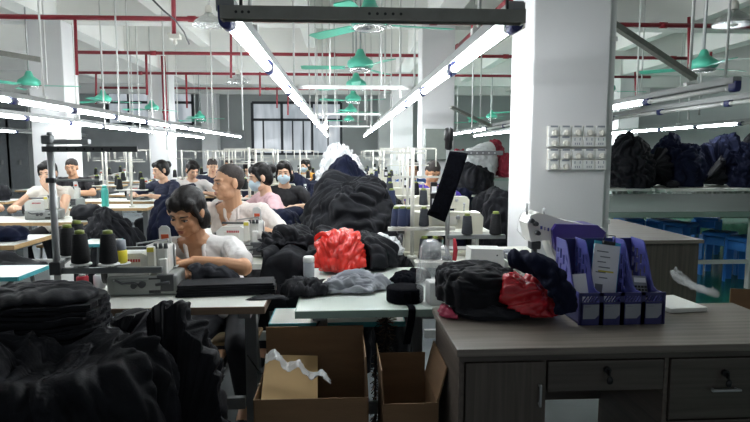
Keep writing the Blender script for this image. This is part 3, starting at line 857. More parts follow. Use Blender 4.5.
def arc_roll(pts, r, name, label, cat, m, seed, loc, flat=1.0):
    """soft twisted roll of cloth along a path"""
    n = 70; path = []
    P = [V(p) for p in pts]
    for i in range(n):
        t = i / (n - 1) * (len(P) - 1); k = min(int(t), len(P) - 2); f = t - k
        p0, p1, p2, p3 = P[max(k - 1, 0)], P[k], P[k + 1], P[min(k + 2, len(P) - 1)]
        path.append(.5 * ((2 * p1) + (p2 - p0) * f + (2 * p0 - 5 * p1 + 4 * p2 - p3) * f * f + (3 * p1 - p0 - 3 * p2 + p3) * f ** 3))
    rr = [r * (.75 + .3 * math.sin(PI * i / (n - 1))) * (1 if 0 < i < n - 1 else .4) for i in range(n)]
    mb = MB().tube(path, rr, 28)
    ns = []
    for k, p in enumerate(mb.v):
        c = path[k // 28]; d = (p - c)
        mb.v[k] = c + d * (1 + .55 * fold_noise(p, seed, 15, (1, 1, .6), seed))
    o = mb.build(name, m, loc=loc); tag(o, label, cat); return o
q = V((pr_.x - .016, pr_.y, DZ))
arc_roll([(-.075, .1, .215), (-.03, .07, .225), (.03, .02, .20), (.075, -.02, .12), (.095, -.03, .05)], .042, 'navy_garment', 'navy garment thrown over the red plastic bag on the desk', 'garment', 'navy_cloth', 3.3, q)
# clear bag with a white box, left end of the desk
pw = at(437, 306, z=.75)
wb = MB().box((0, 0, .048), (.066, .08, .096), bev=.004).build('white_box', 'white_plastic', loc=(.388, 2.335, .751)); wb.rotation_euler.z = .1
tag(wb, 'small white box inside the clear bag beside the desk', 'box')
heap('clear_bag', 'clear plastic bag standing open beside the grey desk', 'plastic bag', (.388, 2.345, .7515), .072, .09, .26, seed=8.1, m='clear_film', fold=.018, fs=9, box=.35, side=.35, out=.16, n=(90, 44)); HEAPS.pop()

# ================================================================== middle table with the red bag
def table_thing(name, label, x0, x1, y0, y1, z, top, edge, leg, thick=.028, legs=True, legx=None, bar=True):
    t = thing(name, label, 'table', ((x0 + x1) / 2, (y0 + y1) / 2, 0))
    w, d = x1 - x0, y1 - y0
    tp = MB().box((0, 0, z - thick / 2), (w - .004, d - .004, thick), bev=.003).build('tabletop', top, t)
    e = MB()
    e.box((0, -d / 2, z - thick / 2 - .001), (w + .004, .005, thick)); e.box((0, d / 2, z - thick / 2 - .001), (w + .004, .005, thick))
    e.box((-w / 2, 0, z - thick / 2 - .001), (.005, d, thick)); e.box((w / 2, 0, z - thick / 2 - .001), (.005, d, thick))
    e.build('edge_band', edge, tp)
    for sx in (-1, 1):
        x = sx * (w / 2 - .09) if legx is None else legx * sx
        l = MB().box((x, 0, (z - thick) / 2 + .02), (.05, .06, z - thick - .04)).build('leg', leg, t)
        MB().box((x, 0, .02), (.05, d * .70, .04), bev=.006).build('foot', leg, l)
        MB().box((x, 0, z - thick - .015), (.05, d * .85, .03)).build('top_bracket', leg, l)
    if bar: MB().box((0, -d / 2 + .09, .30), (w - .2, .03, .05)).build('stretcher', leg, t)
    return t
table_thing('work_table', 'pale green work table with the red bag in the middle', -.19, .445, 2.245, 3.1, .75, 'laminate_green', 'edge_green', 'leg_grey', .03)
# things lying on it
def on(px_, py_, z=.75): return at(px_, py_, z=z)
c = on(341, 273)
rb_ = heap('plastic_bag', 'bright red plastic bag bulging with cloth on the middle table', 'plastic bag', (c.x, c.y + .03, .752), .13, .11, .20, seed=6.3, m='red_film', fold=.026, fs=9, box=.7, side=.6, out=.2, n=(170, 70), crease=.009, cs=13, tilt=(-.1, 0), stretch=(.6, 1.5, 1))
sheet('bag_handle', '', '', lambda u, v: (-.135 + u * .075, -.03 + .02 * math.sin(u * 4), .165 + .03 * math.sin(u * 2.6) + v * .03 * (1 - u * .4)), 14, 5, 'red_film', .002, parent=rb_, wob=.008, fs=14)
c = on(372, 270); heap('black_garment', 'black garment slumped right behind the bright red bag', 'garment', (c.x - .02, c.y + .14, .751), .19, .2, .17, seed=1.3, m='black_cloth', fold=.03, fs=9, out=.25, n=(120, 46), stretch=(.6, 1.6, .8))
c = on(393, 268); heap('white_garment', 'cream and black garment bundle right of the red bag', 'garment', (c.x - .05, c.y + .2, .80), .12, .12, .11, seed=3.7, m='white_cloth', fold=.025, fs=12, out=.25, n=(110, 44), stretch=(.5, 1.6, .8))
c = on(352, 293); heap('grey_garment', 'light grey garment crumpled in front of the red bag', 'garment', (c.x + .01, c.y + .06, .751), .18, .095, .075, rot=.15, seed=9.4, m='grey_cloth', fold=.032, fs=10, box=1.0, side=.8, out=.4, n=(170, 56), stretch=(.7, 1.4, 1), crease=.008, cs=14)
c = on(305, 296); heap('black_garment', 'black cloth heap with soft folds left of the grey garment', 'garment', (c.x + .01, c.y + .05, .751), .125, .10, .065, rot=-.3, seed=2.9, m='black_cloth', fold=.03, fs=10, box=1, out=.35, n=(120, 44))
c = on(270, 298); heap('cloth_scrap', 'flat pointed black cloth scrap at the corner of the sewing table', 'cloth', (c.x, c.y, .752), .10, .045, .012, rot=.05, seed=5.9, m='black_cloth', fold=.006, fs=12, box=1, side=.9, out=.5)
bt = thing('bottle', 'clear bottle with white cap left of the bright red bag', 'bottle', (on(309, 277).x, on(309, 277).y, .751))
MB().lathe([(.026, 0), (.028, .01), (.028, .075), (.024, .08)], n=18).build('jar', 'grey_cloth', bt)
MB().lathe([(.028, .078), (.029, .083), (.029, .1), (.025, .106)], n=18).build('cap', 'white_plastic', bt)
c = on(406, 303)
rl = thing('elastic_roll', 'roll of wide black elastic tape lying flat near the desk', 'tape roll', (c.x, c.y + .04, .751))
MB().lathe([(.030, .0), (.078, .0), (.080, .004), (.080, .056), (.077, .060), (.030, .058)], n=36).build('coil', 'velvet_black', rl)
yE = -(rl.location.y - 2.245) - .014
def tail(u, v):
    w_ = .03 * v - .015 + .012 * math.sin(u * 4)
    if u < .12: return (w_, -.083 - .0 * u, .055 - .05 * u / .12)
    if u < .4: t_ = (u - .12) / .28; return (w_, -.083 + (yE + .083) * t_, .005 + .003 * math.sin(PI * t_))
    return (w_, yE - .004, .004 - (u - .4) * .24)
sheet('loose_end', '', '', tail, 40, 3, 'velvet_black', .0015, parent=rl, wob=.0)
c = on(416, 284); heap('black_strap', 'black strap cloth lying behind the elastic roll', 'cloth', (c.x - .02, c.y + .04, .751), .11, .07, .06, rot=.6, seed=3.1, m='velvet_black', fold=.016, fs=9, out=.3)

# low bench with teal edge behind and below the tables
def bench(label, x0, x1, y0, y1, z):
    t = thing('bench', label, 'bench', ((x0 + x1) / 2, (y0 + y1) / 2, 0), 0)
    w, d = x1 - x0, y1 - y0
    tp = MB().box((0, 0, z - .011), (w, d, .022), bev=.002).build('bench_top', 'laminate', t)
    MB().box((0, -d / 2 - .002, z - .012), (w, .006, .024)).box((0, d / 2 + .002, z - .012), (w, .006, .024)).box((-w / 2 - .002, 0, z - .012), (.006, d, .024)).box((w / 2 + .002, 0, z - .012), (.006, d, .024)).build('edge_band', 'edge_teal', tp)
    for sx in (-1, 1):
        x = sx * (w / 2 - .08)
        for sy in (-1, 1):
            MB().tube([(x, sy * .02, z - .03), (x, sy * (d / 2 - .05), z - .05), (x + sx * .03, sy * (d / 2 - .02), z * .5), (x + sx * .05, sy * d / 2, .0)], .013, 8).build('leg', 'leg_grey', t)
        MB().cyl((x, -d / 2 + .04, .2), (x, d / 2 - .04, .2), .009, n=8).build('crossbar', 'leg_grey', t)
    return t
bench('low teal-edged bench under the middle tables', -.355, .30, 2.71, 2.98, .56)
bench('teal-edged bench at the left edge before the white tub', -3.1, at(41, 268, z=.70).x, 3.2, 3.54, .70)
bench('teal-edged bench beside the thread cones at left', at(80, 238, Y=4.65).x, at(113, 238, Y=4.65).x, 4.57, 4.85, .665)
bench('teal-edged bench behind the black heap in the left aisle', at(122, 219, z=.55).x, at(154, 219, z=.55).x, 5.9, 6.35, .55)

# feathery trim hanging under the middle table
fx = at(388, 330, Y=2.3)
rnd = random.Random(5)
ftm = MB(); tips = MB()
for s_ in range(2):
    base = V((fx.x + (.0 if s_ == 0 else -.045), 2.40 + .03 * s_, .70 if s_ == 0 else .5))
    L = .36 if s_ == 0 else .42
    ftm.cyl(base, base - V((0, 0, L)), .006, n=6)
    for k in range(420 if s_ == 0 else 160):
        t = rnd.random(); a = rnd.random() * 2 * PI
        p = base - V((0, 0, L * t)); l = rnd.uniform(.022, .05) * (1 if s_ == 0 else .5)
        q = p + V((math.cos(a) * l, math.sin(a) * l, -rnd.uniform(-.02, .03)))
        (tips if rnd.random() < .25 else ftm).bar(p, q, .0035, .0025)
fo = thing('feather_trim', 'dark brown feathery trim strands hanging under the middle table', 'feather trim', (0, 0, 0))
ftm.build('strands', 'feather', fo)['kind'] = 'stuff'; tips.build('pale_tips', 'feather_tip', fo)['kind'] = 'stuff'
cb_ = MB().tube([(-.42, 2.45, .50), (-.36, 2.43, .42), (-.25, 2.42, .46), (-.16, 2.45, .55), (-.10, 2.5, .64)], .004, 6).build('cable', 'cable_black'); tag(cb_, 'thin black cable sagging under the sewing table', 'cable')

# ================================================================== cardboard boxes
def carton(label, x0, x1, y0, y1, h, flaps, rz=0, name='cardboard_box'):
    t = thing(name, label, 'cardboard box', ((x0 + x1) / 2, (y0 + y1) / 2, 0), rz)
    w, d, k = x1 - x0, y1 - y0, .005
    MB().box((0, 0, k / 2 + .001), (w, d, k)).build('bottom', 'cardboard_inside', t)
    for nm, c, s in (('front_wall', (0, -d / 2, h / 2), (w, k, h)), ('back_wall', (0, d / 2, h / 2), (w, k, h)), ('side_wall', (-w / 2, 0, h / 2), (k, d, h)), ('side_wall', (w / 2, 0, h / 2), (k, d, h))):
        MB().box(c, s).build(nm, 'cardboard', t)
    for sd, ang, fl in flaps:
        # ang: 0 straight up, positive leaning outwards
        if sd in 'FB':
            sy = -1 if sd == 'F' else 1
            f = MB().box((0, 0, fl / 2), (w - .008, k, fl)).xf(Matrix.Translation((0, sy * d / 2, h)) @ Matrix.Rotation(R(-ang * sy), 4, 'X'))
        else:
            sx = -1 if sd == 'L' else 1
            f = MB().box((0, 0, fl / 2), (k, d - .008, fl)).xf(Matrix.Translation((sx * w / 2, 0, h)) @ Matrix.Rotation(R(ang * sx), 4, 'Y'))
        f.build('flap', 'cardboard', t)
    return t
b0, b1 = at(254, 400, z=.5), at(368, 398, z=.5)
bx = carton('open brown cardboard box under the middle table', b0.x, b1.x, b0.y, b0.y + .322, .5, (('B', -2, .17), ('R', -3, .15), ('F', 172, .14)))
d_half = .322 / 2
# faint blurred line of characters on the front of the box
rt_ = random.Random(8)
gl = MB()
for k in range(10):
    cx = -.105 + k * .0245 + .012
    for zz in rt_.sample([-.010, -.006, -.002, .003, .007, .011], 3): gl.box((cx, -d_half - .0032, (.456) + zz), (rt_.uniform(.012, .02), .001, .0022))
    for xx in rt_.sample([-.008, -.004, 0, .004, .008], 2): gl.box((cx + xx, -d_half - .0032, (.456) + rt_.uniform(-.002, .002)), (.0024, .001, rt_.uniform(.014, .022)))
gl.build('printed_text', 'print_ink', bx)
ic = MB().box((0, 0, 0), (.21, .27, .006)).build('cardboard_sheet', 'cardboard_light', loc=(b0.x + .115, b0.y + .17, .50)); ic.rotation_euler = (R(24), R(4), R(4)); tag(ic, 'pale cardboard sheet lying inside the open brown box', 'cardboard')
def strip_pt(u, v):
    x = .02 + .25 * u; yy = .10 - .07 * u + .045 * v
    return (x, yy - .02, .012 + .03 * math.sin(u * 9) ** 2 - .07 * u + .02 * v * (1 - u))
sheet('plastic_strip', 'crinkled clear plastic strip across the open brown box', 'plastic film', strip_pt, 40, 8, 'crinkled_film', .0012, loc=(b0.x + .0, b0.y + .06, .575), wob=.014, fs=22, seed=6)
b0, b1 = at(384, 404, z=.5), at(447, 404, z=.5)
carton('smaller open cardboard box beside the grey desk', b0.x, b1.x - .03, b0.y, b0.y + .3, .5, (('L', 4, .12), ('R', 14, .13), ('B', -4, .08)))
p = at(722, 318, z=.5)
carton('cardboard box with raised flap right behind the grey desk', 1.67, 2.0, 2.0, 2.36, .62, (('B', 0, .16), ('R', 28, .12), ('F', 160, .1)), rz=R(-14))

# ================================================================== left foreground cloth mountain
def lp(x, y, Y): return at(x, y, Y=Y)
heap('cloth_heap', 'big black cloth heap at the bottom left, leftmost mass', 'cloth heap', (-1.05, 1.72, 0), .52, .30, .84, seed=1.9, m='black_cloth', fold=.05, fs=6, stretch=(1.6, 1.6, .25), box=.4, side=.5, out=.16, n=(300, 100), skirt=.010)
heap('cloth_heap', 'black cloth heap right half hanging in long folds', 'cloth heap', (-.68, 1.80, 0), .29, .28, .77, seed=6.1, m='black_cloth', fold=.05, fs=6.5, stretch=(1.7, 1.7, .25), box=.42, side=.5, out=.14, n=(280, 100), skirt=.011)
heap('cloth_heap', 'black satin bundle lying on the right half of the black heap', 'cloth heap', (-.77, 1.93, .68), .23, .2, .15, rot=-.2, seed=3.4, m='satin_black', fold=.04, fs=7, stretch=(.5, 1.8, 1), box=.6, out=.2, n=(180, 60))
heap('cloth_heap', 'loose black cloth end at the right side of the heap', 'cloth heap', (-.58, 2.02, .50), .13, .14, .20, seed=8.8, m='black_cloth', fold=.04, fs=8, stretch=(1, 1.8, .6), out=.25, n=(140, 50))
# stack of cut pieces with ragged edges on top
def ragged_stack(name, label, c, rx, ry, n, dz, seed, m, rot=0, lean=.0):
    mb = MB(); rnd = random.Random(seed)
    for k in range(n):
        ox, oy = rnd.uniform(-.012, .012) + lean * k, rnd.uniform(-.012, .012)
        N = 72; top = []; bot = []
        sc_ = 1 - .18 * (k / n) ** 3 + rnd.uniform(-.03, .03)
        for i in range(N):
            a = 2 * PI * i / N
            e = (abs(math.cos(a)) ** 3.2 + abs(math.sin(a)) ** 3.2) ** (-1 / 3.2)
            rr = sc_ * e * (1 + .06 * nz(V((math.cos(a) * 3, math.sin(a) * 3, seed + k * .31))) + .035 * nz(V((math.cos(a) * 14, math.sin(a) * 14, k * 1.7))))
            z = k * dz + .008 * nz(V((math.cos(a) * 3, math.sin(a) * 3, k * .4))) - .02 * max(0, abs(math.cos(a)) - .75)
            top.append((rx * rr * math.cos(a) + ox, ry * rr * math.sin(a) + oy, z + dz * .8)); bot.append((rx * rr * math.cos(a) + ox, ry * rr * math.sin(a) + oy, z))
        mb.add(bot + top + [(ox, oy, k * dz), (ox, oy, k * dz + dz * .9)], [(i, (i + 1) % N, N + (i + 1) % N, N + i) for i in range(N)] + [(2 * N, (i + 1) % N, i) for i in range(N)] + [(2 * N + 1, N + i, N + (i + 1) % N) for i in range(N)], 0, False)
    o = mb.build(name, m, loc=c); o.rotation_euler.z = rot; tag(o, label, 'cloth stack'); return o
ragged_stack('cloth_stack', 'stack of cut black pieces with ragged edges on top of the heap', (-1.03, 1.93, .755), .21, .17, 12, .012, 3, 'black_cloth', .1, .002)
heap('cloth_piece', 'crumpled black piece lying on the stack of cut black pieces', 'cloth', (-1.02, 1.94, .755 + .146), .19, .15, .03, seed=12.4, m='black_cloth', fold=.010, fs=9, box=.6, side=.6, out=.2, n=(120, 44))
# ================================================================== sewing kit prototypes
# overlock machine: operator sits on the +Y side
def make_overlock(hero=False):
    t = thing('overlock_machine', 'overlock', 'sewing machine')
    MB().box((0, 0, .045), (.30, .19, .09), bev=.012).box((-.02, -.098, .05), (.2, .01, .05), bev=.003).build('base', 'grey_machine', t)
    b = MB().prism([(-.145, .09), (.03, .09), (.03, .175), (.0, .19), (-.115, .185), (-.145, .16)], -.085, .085, 'Y')
    body = b.build('body', 'white_machine', t)
    MB().box((-.05, -.088, .135), (.09, .004, .045), bev=.001).build('cover_plate', 'ivory_plastic', body)
    if hero:
        lt_ = MB()
        for k in range(7): lt_.box((-.075 + k * .011, -.0905, .158), (.008, .001, .013)); 
        lt_.build('red_lettering', 'red_print', body)
    MB().box((.075, .02, .15), (.06, .14, .13), bev=.014).box((.085, -.05, .12), (.035, .04, .08), bev=.006).build('head', 'white_machine', t)
    MB().box((.04, -.075, .16), (.035, .03, .115), bev=.005).build('column_cover', 'ivory_plastic', t)
    MB().box((.04, -.092, .205), (.028, .004, .02)).build('warning_sticker', 'yellow_mark', t)
    MB().box((.055, -.099, .045), (.05, .006, .07), bev=.002).build('recess_shade', 'black_plastic', t)  # black plate put in for the shade of the gap in the base
    MB().tube([(-.11, -.104, .075), (-.08, -.106, .06), (-.03, -.106, .062), (.0, -.106, .05)], .006, 6).cyl((-.03, -.1, .05), (-.03, -.118, .05), .013, n=10).cyl((.005, -.1, .055), (.005, -.12, .055), .015, n=12).build('lever', 'dark_metal', t)
    MB().cyl((-.147, .0, .09), (-.185, .0, .09), .055, .05, 20).cyl((-.185, 0, .09), (-.195, 0, .09), .02, n=12).build('handwheel', 'black_plastic', t)
    n = MB()
    for k in range(3): n.cyl((.055 + k * .022, -.06, .205), (.055 + k * .022, -.06, .228), .010, .008, 10)
    n.build('tension_dial', 'dark_metal', t)
    MB().box((.10, -.085, .055), (.07, .03, .075), bev=.004).cyl((.06, -.1, .05), (.12, -.105, .06), .008, n=8).build('looper_cover', 'dark_metal', t)
    MB().cyl((.11, .06, .205), (.11, .06, .10), .006, n=8).box((.11, .07, .098), (.02, .05, .006)).build('presser_foot', 'steel', t)
    MB().tube([(-.05, .03, .19), (-.05, .03, .215), (.09, .03, .235), (.10, -.02, .23)], .004, 6).build('thread_guide', 'steel', t)
    MB().box((-.06, .0, .2), (.15, .03, .012), bev=.003).build('carry_handle', 'dark_metal', t)
    pl = MB().prism([(-.027, 0), (.027, 0), (.025, .075), (.012, .088), (-.012, .088), (-.025, .075)], -.003, .003, 'Y').xf(Matrix.Translation((.075, .045, .21)) @ Matrix.Rotation(R(12), 4, 'X')).build('thread_plate', 'white_plastic', t)
    MB().box((0, 0, 0), (.034, .002, .022)).xf(Matrix.Translation((.075, .034, .245)) @ Matrix.Rotation(R(12), 4, 'X')).build('orange_sticker', 'orange_label', pl)
    MB().cyl((.075, .047, .277), (.075, .043, .276), .008, n=12).build('yellow_dot', 'yellow_mark', pl)
    return t
def make_lockstitch():
    t = thing('lockstitch_machine', 'lockstitch', 'sewing machine')
    MB().box((0, 0, .012), (.5, .18, .024), bev=.004).build('bed', 'cream_machine', t)
    arm = MB().prism([(-.25, .025), (-.13, .025), (-.125, .12), (-.09, .155), (.13, .165), (.14, .10), (.235, .10), (.24, .235), (.22, .262), (-.2, .268), (-.24, .25)], -.055, .055, 'Y')
    a = arm.build('arm', 'cream_machine', t)
    MB().box((.0, -.057, .215), (.16, .004, .05), bev=.001).build('back_cover', 'ivory_plastic', a)
    MB().cyl((-.25, 0, .19), (-.29, 0, .19), .062, n=22).cyl((-.29, 0, .19), (-.3, 0, .19), .03, n=16).build('handwheel', 'dark_metal', t)
    MB().cyl((.19, 0, .12), (.19, 0, .045), .008, n=10).cyl((.19, 0, .05), (.19, 0, .02), .002, n=6).build('needle_bar', 'steel', t)
    MB().cyl((.205, 0, .11), (.205, 0, .03), .006, n=8).box((.205, .015, .03), (.02, .04, .005)).build('presser_foot', 'steel', t)
    for k in range(2): MB().cyl((.13 - k * .05, -.055, .235), (.13 - k * .05, -.078, .235), .014, .011, 12).build('tension_dial', 'steel', t)
    for k in range(2): MB().cyl((-.05 + k * .18, 0, .265), (-.05 + k * .18, 0, .31), .005, n=8).ell((-.05 + k * .18, 0, .312), .009, 8, 6).build('thread_pin', 'steel', t)
    m = MB().box((-.06, -.03, .33), (.055, .04, .11), bev=.004).build('control_box', 'black_plastic', t)
    MB().box((-.06, -.051, .325), (.042, .002, .05)).build('control_label', 'paper', m)
    MB().box((.08, .03, .028), (.22, .1, .008), bev=.002).build('slide_plate', 'steel', t)
    return t
def make_stand(dark=False):
    m = 'leg_grey' if dark else 'ivory_plastic'
    t = thing('thread_stand', 'stand', 'thread stand')
    MB().cyl((0, 0, 0), (0, 0, .68), .013, n=10).build('post', m, t)
    MB().cyl((0, 0, 0), (0, 0, .02), .03, n=12).build('flange', m, t)
    MB().box((.0, 0, .665), (.46, .016, .012)).build('top_arm', m, t)
    MB().box((.0, 0, .53), (.34, .012, .010)).build('guide_arm', m, t)
    MB().box((.0, -.0, .20), (.36, .1, .012), bev=.003).build('spool_tray', m, t)
    for sx in (-1, 1): MB().cyl((sx * .23, 0, .66), (sx * .23, 0, .52), .006, n=6).build('drop_hook', m, t)
    return t
def make_cone(m):
    t = thing('thread_cone', 'cone', 'thread cone')
    MB().lathe([(.030, 0), (.036, .004), (.037, .01), (.028, .118), (.024, .122)], n=20).build('thread', m, t)
    MB().lathe([(.020, .12), (.018, .135), (.010, .137)], n=14).build('core', 'cone_green', t)
    return t
OV, LS, STW = Proto(make_overlock(True)), Proto(make_lockstitch()), Proto(make_stand())
CON = {m: Proto(make_cone(m)) for m in ('thread_black', 'thread_navy', 'thread_grey')}
def cone(m, loc, label, group=None, s=1.0):
    o = CON[m].put(loc, 0, label, group); o.scale = (s, s, s); return o
def make_mtable(top, edge, leg):
    return table_thing('machine_table', 'machine table', -.6, .6, -.27, .27, .75, top, edge, leg, .03)
MT = {'wood': Proto(make_mtable('laminate', 'edge_wood', 'leg_grey')), 'white': Proto(make_mtable('ivory_plastic', 'laminate', 'leg_white'))}
# stool under each operator
def make_stool():
    t = thing('work_stool', 'stool', 'stool')
    MB().box((0, 0, .405), (.34, .26, .03), bev=.01).build('seat', 'edge_wood', t)
    for sx in (-1, 1):
        for sy in (-1, 1): MB().cyl((sx * .13, sy * .1, .392), (sx * .15, sy * .12, 0), .014, n=8).build('leg', 'leg_grey', t)
    return t
WS = Proto(make_stool())

# ------------------------------------------------------------------ foreground station of the woman in the white blouse
table_thing('machine_table', 'white sewing table with brown edge in front of the woman in white blouse', -1.62, -.325, 2.325, 2.75, .75, 'laminate', 'edge_brown', 'leg_grey', .03, legx=.56)
ov_p = at(158, 284, z=.75)
ovm = OV.put((ov_p.x, 2.62, .751), R(4), 'overlock sewing machine in front of the woman in white blouse', 'overlock machines')
# big thread stand with the perforated arm
sp = at(58, 284, Y=2.42)
st = thing('thread_stand', 'tall grey thread stand with dark perforated arm at the left front', 'thread stand', (sp.x, sp.y, .7515))
def rel(x, y): return at(x, y, Y=sp.y) - V((sp.x, sp.y, .75))
topz = rel(58, 140).z
MB().cyl((0, 0, 0), (0, 0, topz), .014, n=14).build('post', 'steel', st)
MB().cyl((0, 0, 0), (0, 0, .02), .035, n=16).build('flange', 'dark_metal', st)
MB().box((-.008, -.0, topz), (.04, .04, .036), bev=.006).cyl((0, 0, topz + .015), (0, 0, topz + .03), .010, n=10).build('top_clamp', 'leg_grey', st)
ar = rel(138, 149.5)
pa = MB().box((ar.x / 2 - .012, -.012, ar.z), (ar.x + .03, .012, .023), bev=.003).build('perforated_arm', 'arm_metal', st)
MB().box((.075, .02, ar.z + .03), (.15, .03, .02), bev=.003).build('tube_holder', 'steel', st)
for k in range(7): MB().cyl((.04 + k * .035, -.0185, ar.z), (.04 + k * .035, -.0195, ar.z), .0045, n=8).build('bolt_hole', 'black_plastic', pa)
ga = rel(100, 180.5)
MB().box((ga.x / 2, 0, ga.z), (ga.x, .01, .01), bev=.002).build('guide_arm', 'rail_white', st)
MB().box((0, 0, ga.z), (.035, .04, .02), bev=.003).build('guide_clamp', 'dark_metal', st)
tr = rel(160, 270)
MB().box((tr.x / 2, 0, tr.z), (tr.x + .02, .016, .026), bev=.003).build('tray_arm', 'leg_grey', st)
MB().box((0, 0, tr.z + .012), (.045, .045, .055), bev=.004).build('tray_clamp', 'dark_metal', st)
cones_fg = [(81, 263, -.02, 1.0, 'thread_black'), (109, 263, -.03, 1.0, 'thread_black'), (68.5, 255, .16, 1.0, 'thread_black'), (78, 250, .26, .98, 'thread_black')]
wh = ['second from left in front', 'right one in front', 'leftmost, behind the tray', 'farthest back']
for k, (x, y, dy, s_, m_) in enumerate(cones_fg):
    p = at(x, y, Y=sp.y + dy)
    MB().lathe([(.005, -.004), (.041, -.003), (.043, 0), (.041, .003), (.005, .004)], (p.x - sp.x, dy, p.z - .75 - .006), 20).build('spool_disc', 'white_plastic', st)
    MB().bar((p.x - sp.x, dy, p.z - .762), (max(p.x - sp.x - .01, .0), .0, tr.z + .012), .012, .008).build('spool_bracket', 'leg_grey', st)
    cone(m_, p + V((0, 0, .001)), 'black thread cone on the tall left stand, ' + wh[k], 'black cones on the tall left stand', 1.0)
p = at(121, 263, Y=sp.y + .06)
yc = thing('thread_cone', 'yellow and white thread spool beside the black cones', 'thread cone', (p.x, p.y, p.z))
MB().lathe([(.02, 0), (.027, .004), (.027, .055), (.022, .058)], n=18).build('thread', 'yellow_plastic', yc)
MB().lathe([(.022, .057), (.024, .06), (.022, .1), (.012, .102)], n=18).build('core', 'card_grey', yc)
MB().lathe([(.005, -.006), (.04, -.004), (.04, -.001), (.005, 0)], (p.x - sp.x, .06, p.z - .75), 18).build('spool_disc', 'white_plastic', st)
MB().bar((p.x - sp.x, .06, p.z - .756), (p.x - sp.x, 0, tr.z + .012), .012, .008).build('spool_bracket', 'leg_grey', st)
p = at(96, 283, z=.75)
rs = thing('thread_spool', 'red thread spool standing on the table behind the grey stand', 'thread spool', (p.x, 2.66, .751))
MB().lathe([(.02, 0), (.026, .005), (.026, .06), (.02, .065)], n=16).build('thread', 'thread_red', rs); MB().lathe([(.015, .064), (.014, .075), (.006, .076)], n=12).build('core', 'white_plastic', rs)
p = at(103, 283, z=.75)
rs = thing('thread_spool', 'white thread spool standing right of the red spool', 'thread spool', (p.x + .03, 2.69, .751))
MB().lathe([(.02, 0), (.026, .005), (.026, .06), (.02, .065)], n=16).build('thread', 'paper', rs); MB().lathe([(.015, .064), (.014, .075), (.006, .076)], n=12).build('core', 'white_plastic', rs)
# cloth being sewn and the folded black pad
p = at(205, 283, z=.75)
heap('garment', 'black cloth being fed under the needle by the woman in white', 'garment', (-.63, 2.69, .752), .16, .055, .10, rot=-.05, seed=4.9, m='charcoal_cloth', fold=.015, fs=6, box=.8, out=.2)
o = MB()
for k in range(5): o.box((.003 * (k % 2), .002 * (k % 3), .0065 + k * .0105), (.43 - .004 * k, .135, .0095), bev=.003)
o = o.build('folded_cloth', 'black_cloth', loc=(at(226, 284, z=.76).x + .035, 2.56, .752)); o.rotation_euler.z = R(5); tag(o, 'flat folded stack of black cloth right of the woman in white', 'cloth stack')
heap('cloth_heap', 'black cloth hanging off the sewing table over the heap', 'cloth heap', (-.78, 2.27, .60), .16, .06, .15, seed=7.1, m='black_cloth', fold=.03, fs=7, out=.25)

# ------------------------------------------------------------------ rows of stations behind
NOTE = {}
def station(x0, x1, yf, row, i, kind='wood', mach='ov', mx=0.0, mrz=0, stand=True, cones=('thread_black', 'thread_black'), sx=-.3, table=True, cloth=True, cm='black_cloth', clx=.28):
    xc, yc = (x0 + x1) / 2, yf + .27
    hw = (x1 - x0) / 2
    if mach == 'ls': cloth = cloth and hw > .45; clx = hw - .13; grx = .10
    else:
        grx = .15; clx = hw - .2 if (mx < .08) else -hw + .2
    if stand and cloth and abs(sx - clx) < .24: sx = -sx if abs(-sx - clx) > .24 else clx - .3 * (1 if clx > 0 else -1)
    nm = '%s in the %s row' % (nth(i), row)
    if table:
        t = MT[kind].put((xc, yc, 0), 0, 'pale sewing machine table, %s' % nm, 'machine tables in the %s row' % row)
        t.scale = ((x1 - x0) / 1.2, 1, 1)
    if mach == 'ov': OV.put((xc + mx, yc + .02, .751), R(mrz), 'grey and white overlock machine, %s' % nm, 'overlock machines')
    elif mach == 'ls': LS.put((xc + mx, yc + .02, .751), R(mrz), 'cream lockstitch sewing machine, %s' % nm, 'lockstitch machines')
    if stand:
        STW.put((xc + sx, yc - .17, .751), 0, 'white thread stand, %s' % nm, 'white thread stands')
        for k, c in enumerate(cones):
            col = {'thread_black': 'black', 'thread_navy': 'navy', 'thread_grey': 'grey'}[c]
            cone(c, (xc + sx + (-.13, .13)[k], yc - .17, .958), '%s thread cone on the %s, %s' % (col, ('left pin', 'right pin')[k], nm), 'thread cones in the %s row' % row)
    if cloth:
        heap('garment', 'dark garment lying on the machine table, %s' % nm, 'garment', (xc + clx, yc - .03, .752), grx, .15, .1 + .05 * (i % 3), seed=i * 1.7 + len(row), m=cm, fold=.022, fs=5, out=.25, n=(56, 20), rot=i)
# left row, right ends near x = -2.25
lw = [4.0, 5.33, 6.67, 7.6, 8.8, 10.1, 11.4, 12.8, 14.2]
for i, y in enumerate(lw):
    station(-3.55, -2.25 + (-.18 if i in (3,) else 0), y, 'left', i, 'wood', 'ov', mx=(-.55, .05, -.35, .25, -.1, .1, .2, 0, .1)[i], mrz=(0, 8, -5, 4, 0, 3, 0, 0, 0)[i], stand=(i not in (0, 1)), sx=(-.3, -.3, .45, -.1, .3, .1, .25, .1, .2)[i], cloth=i not in (2, 3, 5, 7), cm='black_cloth' if i % 2 else 'navy_cloth')
fl = [4.6, 6.1, 7.6, 10.0, 11.3, 12.8]
for i, y in enumerate(fl):
    station(-5.55, -4.35, y, 'far left', i, 'wood', 'ov', mx=(.1, .2, .0, .2, .1, 0)[i], stand=True, sx=(.1, .3, .2, .1, .3, .2)[i], cloth=i % 2 == 0)
